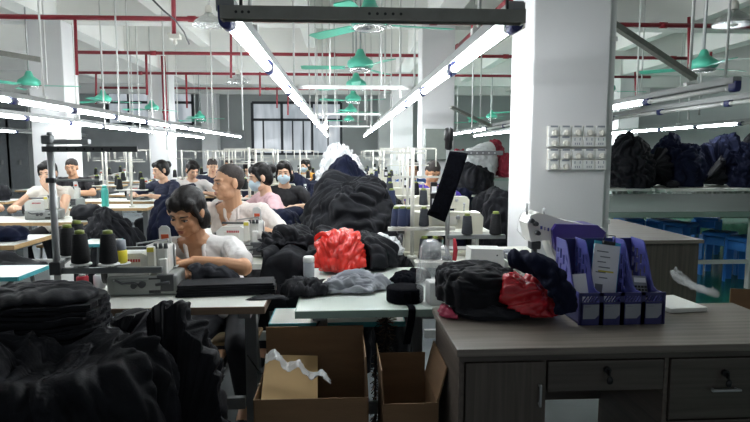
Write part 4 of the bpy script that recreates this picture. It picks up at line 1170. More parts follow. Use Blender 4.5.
# second row of the aisle: behind the woman in white
station(-1.35, -.30, 3.24, 'aisle', 1, 'white', 'ov', mx=at(243, 230, Y=3.5).x + .825, mrz=-6, stand=False, cloth=False)
station(-1.25, -.28, 4.3, 'aisle', 2, 'wood', None, stand=False, cloth=True, cm='navy_cloth', clx=.3)
station(-1.25, -.30, 5.35, 'aisle', 3, 'wood', 'ov', mx=-.34, stand=True, sx=-.1, cloth=True, cm='navy_cloth', clx=.3)
station(-1.3, -.30, 6.6, 'aisle', 4, 'wood', 'ls', stand=True, sx=.2, cloth=True, cm='navy_cloth')
station(-1.3, -.30, 8.0, 'aisle', 5, 'wood', 'ls', stand=True, sx=-.1, cloth=True, cm='black_cloth')
station(-1.3, -.30, 9.5, 'aisle', 6, 'wood', 'ls', stand=True, sx=.1, cloth=True, cm='black_cloth')
station(-1.3, -.30, 11.2, 'aisle', 7, 'wood', 'ls', stand=True, sx=.1, cloth=True, cm='black_cloth')
inner = [8.5, 10.1, 11.9, 13.6]
for i, y in enumerate(inner):
    station(-2.15, -1.4, y, 'inner left', i, 'wood', 'ov', mx=.3 if i == 0 else .0, stand=True, sx=.1, cloth=i % 2 == 1)
# right row of cream machines
rr = [3.22, 4.5, 5.6, 6.9, 8.2, 9.6, 11.2, 12.9]
for i, y in enumerate(rr):
    station(.42, 1.24 if i == 0 else 1.2, y, 'right', i, 'white', 'ls', mx=(-.2, .02, -.1, .0, -.1, 0, -.1, 0)[i], stand=i > 0, sx=(-.3, -.28, -.2, -.1, -.25, -.1, -.2, -.1)[i], cloth=i in (2, 5, 6), cones=('thread_navy', 'thread_grey') if i % 2 else ('thread_grey', 'thread_black'), clx=.2)

# first right-hand table: near posts, spools and the hanging black strap
rp = at(412, 262, Y=3.35)
ct = thing('thread_stand', 'cream thread stand with navy spools on the right white table', 'thread stand', (rp.x, 3.35, .751))
def r2(x, y, Y=3.35): return at(x, y, Y=Y) - V((rp.x, 3.35, .751))
MB().cyl((0, 0, 0), (0, 0, r2(412, 148).z), .012, n=12).build('post', 'ivory_plastic', ct)
MB().cyl((0, 0, 0), (0, 0, .02), .028, n=12).build('flange', 'ivory_plastic', ct)
a, b = r2(392, 177), r2(446, 177)
MB().bar((a.x, 0, a.z), (b.x, 0, b.z), .012).build('guide_arm', 'ivory_plastic', ct)
a, b = r2(385, 153), r2(425, 153)
MB().bar((a.x, 0, a.z), (b.x, 0, b.z), .010).build('top_arm', 'ivory_plastic', ct)
a, b = r2(388, 229), r2(455, 229)
MB().box(((a.x + b.x) / 2, 0, a.z), (b.x - a.x, .03, .022), bev=.003).build('spool_bar', 'ivory_plastic', ct)
for k, (x, y, m_, s_, lab) in enumerate(((396, 226, 'thread_navy', .85, 'navy thread cone, leftmost of three on the cream stand'), (402.5, 226, 'thread_navy', .85, 'navy thread cone, middle of three on the cream stand'), (409, 226, 'thread_navy', .85, 'navy thread cone, nearest the post of the cream stand'), (424, 226, 'thread_grey', .85, 'grey thread cone right of the post of the cream stand'))):
    yy = 3.35 + (.0, -.055, .062, .0)[k]
    p = at(x, y, Y=yy); MB().cyl((p.x - rp.x, yy - 3.35, p.z - .751 - .014), (p.x - rp.x, yy - 3.35, p.z - .751 - .0015), .028, n=14).build('spool_cup', 'ivory_plastic', ct)
    if k in (1, 2): MB().bar((p.x - rp.x, yy - 3.35, p.z - .751 - .016), (p.x - rp.x, 0, p.z - .751 - .016), .012, .008).build('cup_bracket', 'ivory_plastic', ct)
    cone(m_, p, lab, None, s_)
for x, lab in ((421, 'dark thread cone on the right white table beside the cream post'), (433, 'dark thread cone on the right white table behind the clear bag')):
    p = at(x, 258, z=.75); cone('thread_grey' if x < 430 else 'thread_black', (p.x + (.015 if x < 430 else .008), p.y - .035, .752), lab)
gp = at(447, 262, Y=3.3)
gs = thing('thread_stand', 'grey thread stand with black perforated arm and hanging strap', 'thread stand', (gp.x, 3.3, .751))
def r3(x, y): return at(x, y, Y=3.3) - V((gp.x, 3.3, .751))
zt = r3(447, 150).z
MB().cyl((0, 0, 0), (0, 0, zt), .013, n=12).build('post', 'steel', gs); MB().cyl((0, 0, 0), (0, 0, .02), .03, n=12).build('flange', 'dark_metal', gs)
MB().lathe([(.012, zt), (.022, zt + .01), (.022, zt + .05), (.028, zt + .06), (.026, zt + .12), (.012, zt + .13)], n=14).build('handle_cap', 'black_plastic', gs)
a, b = r3(447, 153), r3(503, 153)
pa = MB().box(((a.x + b.x) / 2, .0, a.z), (b.x - a.x, .014, .026), bev=.003).build('perforated_arm', 'arm_metal', gs)
for k in range(5): MB().cyl((a.x + .14 + k * .035, -.0075, a.z), (a.x + .14 + k * .035, -.0085, a.z), .005, n=8).build('bolt_hole', 'steel', pa)
a, b = r3(447, 237), r3(505, 237)
MB().box(((a.x + b.x) / 2, 0, a.z), (b.x - a.x, .03, .024), bev=.003).build('tray_arm', 'leg_grey', gs)
p = V((0, -.02, zt))
vs_ = sheet('velvet_strap', '', '', lambda u, v: (.005 - .13 * u + .105 * v - .0 * u, -.026 - .012 * math.sin(u * PI), zt - .005 - .40 * u + (.03 * (1 - v) if u > .9 else 0) - .015 * v), 30, 8, 'velvet_black', .012, parent=None, loc=(gp.x, 3.3, .751), wob=.004, fs=8)
tag(vs_, 'wide black velvet strap hanging from the grey thread stand', 'strap')
for k, (x, y, m_, s_, lab) in enumerate(((467, 234.2, 'thread_grey', .9, 'grey thread cone left on the arm of the grey stand'), (456, 234.2, 'thread_grey', .0, ''), (468.5, 235, 'thread_black', 1, ''), (495.5, 234.2, 'thread_black', 1, 'black thread cone at the right end of the grey stand arm'))):
    if not lab: continue
    p = at(x, y, Y=3.3 + (.0 if k != 1 else .05)); cone(m_, p, lab, None, s_)
p = at(454, 262, Y=3.28)
o = MB().tube([(0, 0, 0), (.006, 0, .06), (-.002, 0, .13)], [.012, .014, .008], 8).build('red_ribbon', 'thread_red', loc=(p.x, 3.27, .752)); tag(o, 'short red ribbon hanging beside the grey post', 'ribbon')

# purple and white pattern machine at the right, in front of the column
table_thing('machine_table', 'white machine table under the purple-backed sewing machine', .47, 1.5, 2.42, 2.98, .72, 'laminate', 'laminate', 'leg_white', .03)
pm = thing('bartack_machine', 'white sewing machine with purple rear cover in front of the column', 'sewing machine', (1.0, 2.7, .721))
def r4(x, y, Y=2.7): return at(x, y, Y=Y) - V((1.0, 2.7, .721))
def out(pts): return [(r4(x, y).x, max(0, r4(x, y).z)) for x, y in pts]
MB().prism(out([(523, 222), (527, 214), (535, 211), (560, 219), (600, 227), (600, 290), (568, 290), (556, 268), (548, 250), (545, 238), (527, 240)]), -.06, .06, 'Y').build('arm', 'white_machine', pm)
MB().prism(out([(546, 228), (550, 222), (590, 223), (598, 230), (599, 256), (590, 262), (560, 262), (548, 246)]), -.085, .075, 'Y').build('motor_cover', 'purple_machine', pm)
MB().prism(out([(508, 262), (545, 259), (575, 276), (575, 296), (510, 296)]), -.08, .08, 'Y').build('bed', 'white_machine', pm)
MB().prism(out([(508, 255), (542, 255), (549, 261), (510, 262)]), -.07, .06, 'Y').build('feed_plate', 'steel', pm)
hd = MB()
p = r4(533, 244); hd.box((p.x, -.02, p.z), (.05, .05, .04), bev=.006); hd.cyl((p.x, -.02, p.z - .02), (p.x, -.02, p.z - .06), .014, n=10); hd.box((p.x + .01, -.04, p.z - .055), (.06, .03, .02), bev=.004)
hd.build('presser_head', 'dark_metal', pm)
for (x, y) in ((531, 222), (533, 231), (527, 219)):
    p = r4(x, y); MB().cyl((p.x, -.06, p.z), (p.x, -.085, p.z), .013, .010, 12).build('tension_dial', 'dark_metal', pm)
for (x, y0, y1) in ((527, 214, 203), (544, 216, 208)):
    p, q = r4(x, y0), r4(x, y1); MB().cyl((p.x, 0, p.z), (q.x, 0, q.z), .006, n=8).build('thread_pin', 'steel', pm)
lg = MB()
for k, w in enumerate((.010, .004, .008, .009)):
    p = r4(537 + k * 3.4, 226 + k * .9); lg.box((p.x, -.0612, p.z), (w, .002, .016))
lg.build('blue_lettering', 'lilac_plastic', pm)
p = r4(524, 225); q = r4(521, 240)
MB().tube([r4(527, 205) + V((0, 0, 0)), r4(519, 218), r4(517, 230), r4(526, 240)], .0015, 5).build('thread', 'white_plastic', pm)
# white control box of the neighbouring machine
p = at(471, 275, z=.72)
cbx = thing('control_box', 'white machine control box behind the clothes on the desk', 'control box', (p.x, 2.75, .721))
a, b = at(455, 250, Y=2.7), at(489, 250, Y=2.7)
hh = a.z - .721
MB().prism([(-(b.x - a.x) / 2, 0), ((b.x - a.x) / 2 + .02, 0), ((b.x - a.x) / 2, hh), (-(b.x - a.x) / 2 + .01, hh + .005)], -.05, .06, 'Y').build('casing', 'white_plastic', cbx)
MB().box((-.03, -.0515, hh * .72), (.035, .002, .006)).build('printed_label', 'paper_print', cbx)
MB().box((.0, -.0515, hh * .5), (.13, .002, .003)).build('seam', 'box_grey', cbx)
MB().cyl((.055, -.05, hh * .85), (.055, -.052, hh * .85), .004, n=8).build('screw', 'dark_metal', cbx)
p = at(475, 282, z=.72); cone('thread_black', (p.x, 2.56, .722), 'black thread cone in front of the white control box', None, .8)
p = at(511, 240, Y=3.3)
o = thing('tape_measure_case', 'small grey and silver motor case on the right white table', 'motor case', (p.x, 3.3, .751))
MB().box((0, 0, .03), (.1, .07, .055), bev=.018).build('case', 'card_grey', o); MB().cyl((-.02, -.036, .03), (-.02, -.042, .03), .018, n=14).build('dial', 'black_plastic', o)

# ------------------------------------------------------------------ central cloth mountain
def H(x, ytop, Y, rx, ry, z0, m, seed, lab, name='cloth_heap', rot=0, fold=.045, fs=4.5, box=.8, out=.18, n=(130, 54), stretch=(1, 1.3, .7), cat='cloth heap', side=.7):
    p = at(x, ytop, Y=Y)
    return heap(name, lab, cat, (p.x, Y, z0), rx, ry, p.z - z0, rot=rot, seed=seed, m=m, fold=fold, fs=fs, box=box, out=out, n=n, stretch=stretch, side=side)
FO = dict(stretch=(.5, 1.5, .8), fs=6.5, fold=.05)
H(352, 189, 4.35, .44, .5, 0, 'black_cloth', 2.7, 'black cloth mountain in the middle aisle, front mass', n=(240, 90), box=.62, **FO)
H(388, 207, 4.05, .24, .33, 0, 'satin_black', 5.5, 'black satin slope on the right flank of the cloth mountain', rot=.3, n=(180, 70), **FO)
H(314, 209, 4.1, .26, .36, 0, 'black_cloth', 8.2, 'black cloth slope on the left flank of the cloth mountain', rot=-.3, n=(180, 70), **FO)
H(348, 182, 5.3, .42, .5, 0, 'navy_cloth', 3.1, 'dark navy part of the cloth mountain behind the front mass', n=(200, 76), box=.6, **FO)
H(372, 186, 4.9, .34, .3, .4, 'black_cloth', 7.9, 'black folded bundle lying on the crest of the cloth mountain', rot=.5, box=.6, n=(180, 60), **FO)
H(345, 173, 6.3, .42, .5, 0, 'navy_cloth', 6.4, 'navy cloth mass at the back of the cloth mountain', box=.45, n=(180, 70), **FO)
H(339, 153, 7.75, .36, .34, .4, 'white_cloth', 9.7, 'crumpled white cloth pile behind the navy cloth mountain', fold=.075, fs=9, stretch=(1, 1, 1), box=.4, n=(180, 70))
H(285, 231, 3.46, .20, .13, .752, 'black_cloth', 4.4, 'black cloth spread over the table in front of the man', rot=-.12, box=.5, cat='cloth', n=(190, 60), **FO)
H(335, 236, 3.66, .26, .26, 0, 'black_cloth', 1.2, 'black cloth fold lying between the man and the red bag', rot=.4, box=.6, cat='cloth', n=(180, 60), **FO)
H(309, 248, 3.38, .12, .13, 0, 'satin_black', 9.1, 'small black cloth fold behind the clear bottle', rot=.7, cat='cloth', **FO)
H(313, 190, 5.6, .2, .25, .5, 'navy_cloth', 2.2, 'navy garment bundle left of the cloth mountain', cat='cloth', **FO)
H(303, 175, 7.3, .3, .22, .6, 'navy_cloth', 5.1, 'navy garment bundle near the far bending worker', cat='cloth', box=.6)
H(322, 165, 8.6, .2, .2, .6, 'black_cloth', 5.8, 'black garment bundle beside the white cloth pile', cat='cloth')
def drape(u, v):
    x = -.48 + .33 * u + .03 * math.sin(v * 5 + u * 9)
    if v < .4: return (x, 3.33 - .11 * (v / .4) + .012 * math.sin(u * 11), .772 + .03 * (1 + math.sin(u * 13 + v * 4)) * (1 - v))
    t = (v - .4) / .6; return (x + .05 * t * math.sin(u * 8), 3.212 - .02 * t + .018 * math.sin(u * 17) * t, .768 - .30 * t + .03 * math.sin(u * 6) * t)
sheet('draped_cloth', 'black cloth draped over the front edge of the table before the man', 'cloth', drape, 60, 34, 'black_cloth', .012, wob=.010, fs=7, seed=4)
p = at(306, 181, Y=6.9)
gb = thing('bottle', 'clear water bottle with green label deep in the middle', 'bottle', (p.x, 6.9, p.z - .1)); gb.location.y, gb.location.z = 6.72, .752
MB().lathe([(.03, 0), (.034, .01), (.034, .18), (.014, .23), (.014, .25)], n=14).build('bottle_body', 'clear_film', gb); MB().lathe([(.0345, .06), (.0345, .12)], n=14).build('bottle_label', 'fan_teal', gb)
MB().cyl((0, 0, .245), (0, 0, .265), .016, n=10).build('bottle_cap', 'white_plastic', gb)

# left aisle heap, white tub, navy sheet
H(112, 221, 5.2, .33, .28, 0, 'black_cloth', 6.6, 'black cloth heap on the floor of the left aisle', box=.5, n=(160, 60), stretch=(1.5, 1.5, .4), fs=6)
H(176, 186, 5.6, .29, .26, .1, 'navy_cloth', 3.9, 'large navy cloth bundle beside the woman in dark navy', box=.55, n=(110, 46))
tb0, tb1 = at(0, 258, Y=3.76), at(56, 256, Y=3.7)
tub = thing('white_tub', 'white plastic tub of dark cloth at the left', 'tub', ((tb0.x + tb1.x) / 2 - .1, 3.76, 0))
tw = tb1.x - tb0.x + .2
for nm, c, s in (('front_wall', (0, -.15, .34), (tw, .012, .66)), ('back_wall', (0, .15, .34), (tw, .012, .66)), ('side_wall', (-tw / 2, 0, .34), (.012, .31, .66)), ('side_wall', (tw / 2, 0, .34), (.012, .31, .66)), ('bottom', (0, 0, .012), (tw, .32, .012))):
    MB().box(c, s, bev=.004).build(nm, 'white_plastic', tub)
heap('garment', 'dark cloth scraps piled inside the white tub', 'cloth', (tub.location.x, 3.76, .02), tw / 2 - .03, .13, .64, seed=2.4, m='black_cloth', fold=.03, box=.3, side=.4, out=.04)

# ------------------------------------------------------------------ right side: second desk, cutting table, stools, heaps
d2 = thing('office_desk', 'second grey wood desk behind the near column', 'desk', (2.245, 4.55, 0))
MB().box((0, 0, .748), (.69, 1.3, .025), bev=.003).build('desk_top', 'wood_along', d2)
MB().box((0, -.62, .37), (.64, .018, .73)).build('front_panel', 'wood_upright', d2)
for sx in (-1, 1): MB().box((sx * .32, 0, .37), (.018, 1.22, .73)).build('side_panel', 'wood_upright', d2)
MB().box((0, .62, .37), (.64, .018, .73)).build('back_panel', 'wood_upright', d2)
ctb = thing('cutting_table', 'large grey-green cutting table across the right side', 'table', (4.5, 6.6, 0))
MB().box((0, 0, .79), (4.2, 2.4, .03), bev=.003).build('tabletop', 'cutting_top', ctb)
MB().box((0, -1.2, .775), (4.2, .01, .05)).build('edge_band', 'edge_green', ctb)
for x in (-2.0, -.35, 2.0):
    for y in (-1.1, 1.1):
        MB().box((x, y, .385), (.06, .06, .77)).build('leg', 'leg_white', ctb)
MB().box((0, -1.1, .28), (4.0, .03, .04)).build('stretcher', 'leg_white', ctb)
# blue plastic stools
def make_blue():
    t = thing('plastic_stool', 'blue stool', 'stool')
    MB().box((0, 0, .475), (.30, .30, .05), bev=.02).build('seat', 'stool_blue', t)
    s = MB()
    for k in range(5): s.box((0, -.08 + k * .04, .501), (.18, .012, .003))
    s.build('seat_slots', 'indigo_plastic', t)
    for sx in (-1, 1):
        for sy in (-1, 1):
            MB().prism([(-.045, .46), (.045, .46), (.03, 0), (-.03, 0)], -.012, .012, 'Y').xf(Matrix.Translation((sx * .045, sy * .05, 0)) @ Matrix.Translation((sx * .09, sy * .09, 0)) @ Matrix.Rotation(R(45 if sx * sy < 0 else -45), 4, 'Z')).build('leg', 'stool_blue', t)
    for sx in (-1, 1):
        MB().box((sx * .135, 0, .40), (.012, .24, .09)).build('apron', 'stool_blue', t); MB().box((0, sx * .135, .40), (.24, .012, .09)).build('apron', 'stool_blue', t)
    return t
BS = Proto(make_blue())
for (x, y, Y, rz, lab) in ((750, 283, 5.75, .3, 'blue plastic stool at the right edge, nearest of the stools'), (722, 270, 6.15, .7, 'blue plastic stool under the cutting table left of the nearest one'), (664, 0, 7.35, .2, 'blue plastic stool under the cutting table behind the second desk'), (683, 0, 7.0, .5, 'blue plastic stool right of the one behind the second desk'), (630, 0, 7.5, .1, 'blue plastic stool deepest under the cutting table beside the column'), (708, 0, 7.6, .9, 'blue plastic stool deep under the cutting table near its leg')):
    p = at(x, 200, Y=Y); BS.put((p.x, Y, .0), rz, lab, 'blue plastic stools')
# white leg tables with black heaps on the far right
for k, (x0, x1, y, lab) in enumerate(((3.3, 5.4, 9.55, 'white trestle table under the black heaps, left one'), (5.5, 8.6, 9.4, 'white trestle table under the black heaps, right one'))):
    t = table_thing('trestle_table', lab, x0, x1, y, y + 1.3, .77, 'laminate', 'laminate', 'leg_white', .04, bar=False)
    for sx in (-1, 1):
        for dx in (-1, 1):
            xx = sx * ((x1 - x0) / 2 - .09)
            MB().bar((xx, -.3, .45), (xx + dx * .22, -.3, .72), .03).build('brace', 'leg_white', t)
for k in range(7):
    x0 = 612 + k * 21; p = at(x0, 200, Y=11.1)
    o = sheet('silver_curtain', '', '', lambda u, v: (u * .42, .05 * math.sin(u * 22), .06 + v * .66), 30, 3, 'curtain_silver', .006, loc=(p.x, 11.1, 0), wob=.0)
    tag(o, 'silvery cover panel behind the far right tables, %s' % ('leftmost', 'second from left', 'third from left', 'fourth from left', 'fifth from left', 'sixth from left', 'rightmost')[k], 'cover', 'silvery cover panels')
hp = [(630, 136, 9.95, .42, 'black_cloth'), (652, 148, 9.85, .34, 'black_cloth'), (676, 138, 10.1, .46, 'navy_cloth'), (700, 143, 10.0, .42, 'black_cloth'), (720, 138, 10.2, .44, 'navy_cloth'), (744, 142, 9.95, .42, 'navy_cloth'), (764, 136, 10.2, .42, 'black_cloth')]
for k, (x, y, Y, r, m_) in enumerate(hp):
    H(x, y, Y, r, .42, .772, m_, 1.1 + k * 1.9, 'dark cloth heap on the far right tables, %s of seven' % ('leftmost', 'second from left', 'third from left', 'fourth from left', 'third from right', 'second from right', 'rightmost')[k], fold=.10, fs=5.5, box=.85, n=(150, 60), stretch=(1, 1, 1), side=.7, out=.25)
for k, (x, y) in enumerate(((632, 188), (681, 186), (652, 192))):
    p = at(x, y, Y=9.4)
    heap('garment', 'dark sleeve end lying at the far right table edge, %s' % ('left one', 'right one', 'middle one')[k], 'cloth', (p.x, 9.66, .772), .13, .08, .12, seed=k + 3.3, m='black_cloth', fold=.03, out=.3, n=(60, 24))

# gap between the second column and the near one: tables with red and white piles
t = table_thing('trestle_table', 'white table carrying the red and white piles beyond the right row', 1.86, 3.2, 9.6, 10.5, .95, 'laminate', 'edge_green', 'leg_white', .04)
t = table_thing('trestle_table', 'lower white table in front of the red and white piles', 1.86, 3.0, 8.2, 9.0, .75, 'laminate', 'edge_green', 'leg_white', .04)
for (x, y, Y, r, m_, lab) in ((480, 142, 9.9, .30, 'white_cloth', 'crumpled white cloth pile between the red piles'), (462, 150, 10.15, .2, 'red_cloth', 'dark red cloth pile left of the white one'), (493, 143, 10.2, .26, 'red_cloth', 'dark red cloth pile right of the white one'), (507, 153, 9.9, .17, 'red_cloth', 'dark red cloth pile at the edge of the near column')):
    H(x, y, Y, r, .3, .952, m_, x * .037, lab, fold=.06, fs=6, stretch=(1, 1, 1), n=(90, 38))
for (x, y, Y, r, z, m_, lab) in ((474, 163, 8.7, .3, .752, 'black_cloth', 'black cloth pile in front of the white pile'), (488, 180, 7.4, .24, 0, 'black_cloth', 'black cloth pile on the floor beyond the right row'), (462, 178, 7.75, .2, 0, 'navy_cloth', 'navy cloth pile on the floor beside the black one'), (500, 198, 6.3, .22, 0, 'black_cloth', 'black cloth pile beside the left face of the near column')):
    H(x, y, Y, r, .3, z, m_, x * .021 + Y, lab, fold=.06, n=(90, 38))
# teal bottle and bits on the left tables
p = at(105, 199, Y=6.85)
tbm = thing('bottle', 'teal drinking bottle on the left row table', 'bottle', (p.x, 6.85, .752)); MB().lathe([(.036, 0), (.04, .01), (.04, .19), (.03, .22)], n=16).build('bottle_body', 'teal_bottle', tbm); MB().cyl((0, 0, .215), (0, 0, .25), .026, n=12).build('bottle_cap', 'teal_bottle', tbm)
# ================================================================== people
def ik(a, c, l1, l2, pole):
    a, c, pole = V(a), V(c), V(pole)
    d = c - a; L = d.length
    if L > (l1 + l2) * .995: c = a + d * ((l1 + l2) * .995 / L); d = c - a; L = d.length
    x = (l1 * l1 - l2 * l2 + L * L) / (2 * L); h = math.sqrt(max(0, l1 * l1 - x * x))
    n = d.normalized(); p = pole - n * pole.dot(n); p.normalize()
    return a + n * x + p * h, c

def hand(mb, wrist, fdir, up, side, curl=.5, s=1.0):
    """palm and five bent fingers; fdir fingers direction, up = back of the hand, side=+1 thumb to the left of fdir"""
    f = V(fdir).normalized(); u = V(up); u = (u - f * u.dot(f)).normalized(); l = u.cross(f) * side
    w = V(wrist)
    for k in range(4):
        o = (k - 1.5) * .019 * s
        mb.cap(w + l * (-o * .7) + f * .01 * s, w + f * .078 * s + l * (-o), .015 * s, .0125 * s, 10)
    for k, ln in enumerate((.070, .080, .075, .058)):
        b = w + f * .082 * s + l * (-(k - 1.5) * .020 * s)
        d = f; q = b
        for j, fr in enumerate((.45, .32, .23)):
            d = (d - u * (curl * (.5, .55, .5)[j])).normalized()
            e = q + d * ln * fr * s
            mb.cap(q, e, (.0095 - .0008 * j) * s, (.0088 - .0010 * j) * s, 8); q = e
    b = w + l * .022 * s + f * .02 * s
    e1 = b + (l * .8 + f * .7 - u * .2).normalized() * .036 * s; e2 = e1 + (l * .25 + f * 1 - u * .3).normalized() * .030 * s; e3 = e2 + (f * 1 - l * .1 - u * .35).normalized() * .024 * s
    mb.cap(b, e1, .013 * s, .0115 * s, 8); mb.cap(e1, e2, .011 * s, .010 * s, 8); mb.cap(e2, e3, .010 * s, .008 * s, 8)

def person(label, x, y, rz=0, s=1.0, seat=.46, lean=12, female=True, head=(0, 0, 0), hands=None, twist=0, skin='skin', shirt='shirt_white', sleeve=.62, hair='bob', vneck=False, mask=False, fine=.011, hcurl=.5, poles=None, offs=(0, 0), stool=True, fdirs=None, badge=False, hairmat=None, group=None, cat='person'):
    """seated figure, local frame faces -Y"""
    t = thing('person', label, cat, (x, y, 0), rz)
    t.scale = (s, s, s)
    L = R(lean)
    H_ = V((0, 0, seat + .09))
    def sp(d, fw=0): return H_ + V((offs[0] * d / .45, -math.sin(L) * d - math.cos(L) * fw, math.cos(L) * d - math.sin(L) * fw))
    Ts = Matrix.Rotation(R(twist), 3, 'Z')
    sw = .165 if female else .19
    S = sp(.43); NB = sp(.485)
    ShR, ShL = S + Ts @ V((-sw, 0, 0)), S + Ts @ V((sw, 0, 0))
    hy, hp, hr = head
    HC = NB + V((offs[0] * .15, -.045 - .05 * math.sin(R(hp)), .145))
    MH = Matrix.Translation(HC) @ Matrix.Rotation(R(hy), 4, 'Z') @ Matrix.Rotation(R(hp), 4, 'X') @ Matrix.Rotation(R(hr), 4, 'Y')
    def h3(p): return MH @ V(p)
    M3h = MH.to_3x3()
    if hands is None: hands = ((-.13, -.38, .835), (.13, -.38, .835))
    poles = poles or ((-1, .25, -.32), (1, .25, -.32))
    ER, WR = ik(ShR, hands[0], .285, .255, poles[0]); EL, WL = ik(ShL, hands[1], .285, .255, poles[1])
    b = MB()
    fb = 1.0 if female else 1.1
    Mt = Matrix.Rotation(L, 3, 'X') @ Ts
    # torso
    b.ell(H_ + V((0, 0, .02)), (.165 * fb, .125, .12), 16, 10)
    b.ell(sp(.16), (.135 * fb, .10, .14), 16, 10, M=Mt)
    b.ell(sp(.32), (.15 * fb, .105 * fb, .16), 16, 10, M=Mt)
    b.cap(ShR + V((.02, 0, -.01)), ShL + V((-.02, 0, -.01)), .055, .055, 14)
    b.cap(sp(.45), h3((0, .02, -.06)), .056 * (1 if female else 1.12), .050 * (1 if female else 1.15), 14)
    b.cap(sp(.44) + V((-.07, 0, .005)), sp(.47), .05, .055); b.cap(sp(.44) + V((.07, 0, .005)), sp(.47), .05, .055)
    # arms
    for Sh, E, W, sd, k in ((ShR, ER, WR, -1, 0), (ShL, EL, WL, 1, 1)):
        b.cap(Sh, E, .048 * fb, .039 * fb); b.cap(E, E + (W - E) * .35, .039 * fb, .040 * fb); b.cap(E + (W - E) * .35, W, .040 * fb, .026 * fb)
        fd = (fdirs[k] if fdirs and fdirs[k] else ((W - E).normalized() * .3 + V((-sd * .25, -.5, .05))))
        hand(b, W, fd, (0, -.15 * 0, 1) if not (fdirs and fdirs[k]) or abs(V(fd).normalized().z) < .8 else (0, -1, 0), -sd if True else 1, hcurl)
    # legs and feet
    feet = []
    for sd in (-1, 1):
        hj = H_ + V((sd * .085, -.02, -.01)); kn = V((sd * .13, -.42, seat + .05)); an = V((sd * .13, -.27, .085))
        b.cap(hj, kn, .082, .058); b.cap(kn, kn + (an - kn) * .35, .056, .054); b.cap(kn + (an - kn) * .35, an, .054, .036)
        b.cap(an + V((0, .03, -.03)), an + V((0, -.13, -.045)), .038, .032); feet.append(an)
    # head
    hb = MB()
    hb.ell((0, .014, .032), (.077, .094, .086), 22, 14)
    hb.ell((0, -.028, -.028), (.062, .062, .086), 20, 12)
    hb.ell((0, -.050, -.084), (.036, .036, .028), 14, 8)
    hb.ell((-.034, -.020, -.066), (.030, .045, .036), 12, 8); hb.ell((.034, -.020, -.066), (.030, .045, .036), 12, 8)
    for sx in (-1, 1):
        hb.ell((sx * .038, -.058, -.028), (.024, .022, .022), 12, 8)
        hb.ell((sx * .079, .006, -.008), (.011, .022, .034), 12, 8)
        hb.ell((sx * .011, -.094, -.034), (.010, .010, .008), 10, 6)
        hb.cap((sx * .012, -.082, .022), (sx * .045, -.070, .022), .011, .009, 8)
        hb.ell((sx * .031, -.0745, .0), (.014, .012, .008), 10, 6)
    hb.cap((0, -.080, .012), (0, -.103, -.026), .008, .0115, 10)
    hb.ell((0, -.087, -.058), (.021, .010, .007), 12, 6); hb.ell((0, -.085, -.068), (.018, .010, .007), 12, 6)
    hb.xf(MH); b.v_off = len(b.v); b.add(hb.v, hb.f, 0, True)
    body = remesh(b, fine * .62, 2, mats=(skin, 'trousers'), name='body', parent=t)
    # face details
    for sx in (-1, 1):
        MB().ell(h3((sx * .031, -.0835, -.0005)), (.0125, .006, .0046), 12, 8, M=M3h).build('eye', 'eye_white', t)
        MB().ell(h3((sx * .031, -.0880, -.0010)), (.0058, .0026, .0046), 10, 6, M=M3h).build('pupil', 'eye_dark', t)
        MB().cap(h3((sx * .018, -.0905, .0045)), h3((sx * .045, -.0795, .0040)), .0022, .0018, 6).build('eyelid', 'hair', t)
        MB().cap(h3((sx * .016, -.0935, .0225)), h3((sx * .047, -.0795, .0245)), .0034, .0024, 8).build('eyebrow', 'hair_short', t)
    if not mask:
        MB().ell(h3((0, -.0935, -.0585)), (.0195, .0045, .0042), 14, 6, M=M3h).ell(h3((0, -.0925, -.0672)), (.0165, .0045, .0052), 14, 6, M=M3h).build('lips', 'lip', t)
    else:
        mm = MB().ell((0, -.035, -.05), (.067, .078, .056), 22, 14).ell((0, -.085, -.025), (.022, .026, .02), 12, 8).ell((0, -.06, -.085), (.04, .04, .03), 12, 8).xf(MH)
        remesh(mm, .005, 3, mats=('mask_blue',), name='face_mask', parent=t, cut=lambda p: (MH.inverted() @ p).y > -.02)
        for sx in (-1, 1): MB().tube([h3((sx * .066, -.03, -.03)), h3((sx * .08, -.01, .005)), h3((sx * .088, .012, .012))], .0016, 5).build('mask_loop', 'mask_blue', t)
    # hair
    hm = hairmat or ('hair' if female else 'hair_short')
    hh = MB()
    if hair == 'short':
        hh.ell((0, .017, .047), (.0815, .096, .084), 24, 14); hh.ell((0, .040, .010), (.080, .072, .078), 20, 12)
    elif hair == 'crop':
        hh.ell((0, .0195, .046), (.0795, .0925, .0795), 24, 14); hh.ell((0, .040, .012), (.0785, .070, .076), 20, 12)
    else:
        hh.ell((0, .020, .044), (.0860, .0945, .0880), 28, 18); hh.ell((0, .045, -.005), (.083, .072, .092), 22, 12)
        # swept fringe: locks lying close to the forehead, parted on one side
        hh.ell((-.022, -.046, .066), (.054, .0425, .040), 20, 12, M=Matrix.Rotation(R(14), 3, 'Y')); hh.ell((.040, -.044, .070), (.036, .036, .036), 16, 10, M=Matrix.Rotation(R(-30), 3, 'Y'))
        for sx in (-1, 1): hh.cap((sx * .066, -.044, .045), (sx * .078, -.020, -.025), .016, .012, 10)
        if hair == 'bob':
            hh.ell((.072, .028, -.045), (.028, .045, .062), 14, 8); hh.ell((-.072, .03, -.045), (.026, .045, .060), 14, 8); hh.ell((0, .07, -.06), (.07, .045, .06), 16, 8)
        elif hair == 'bun':
            hh.ell((0, .115, .055), (.045, .045, .045), 16, 10)
        elif hair == 'tail':
            hh.ell((0, .10, .0), (.035, .04, .05), 14, 8); hh.cap((0, .11, -.02), (0, .12, -.16), .03, .014)
    hh.xf(MH); Mi = MH.inverted()
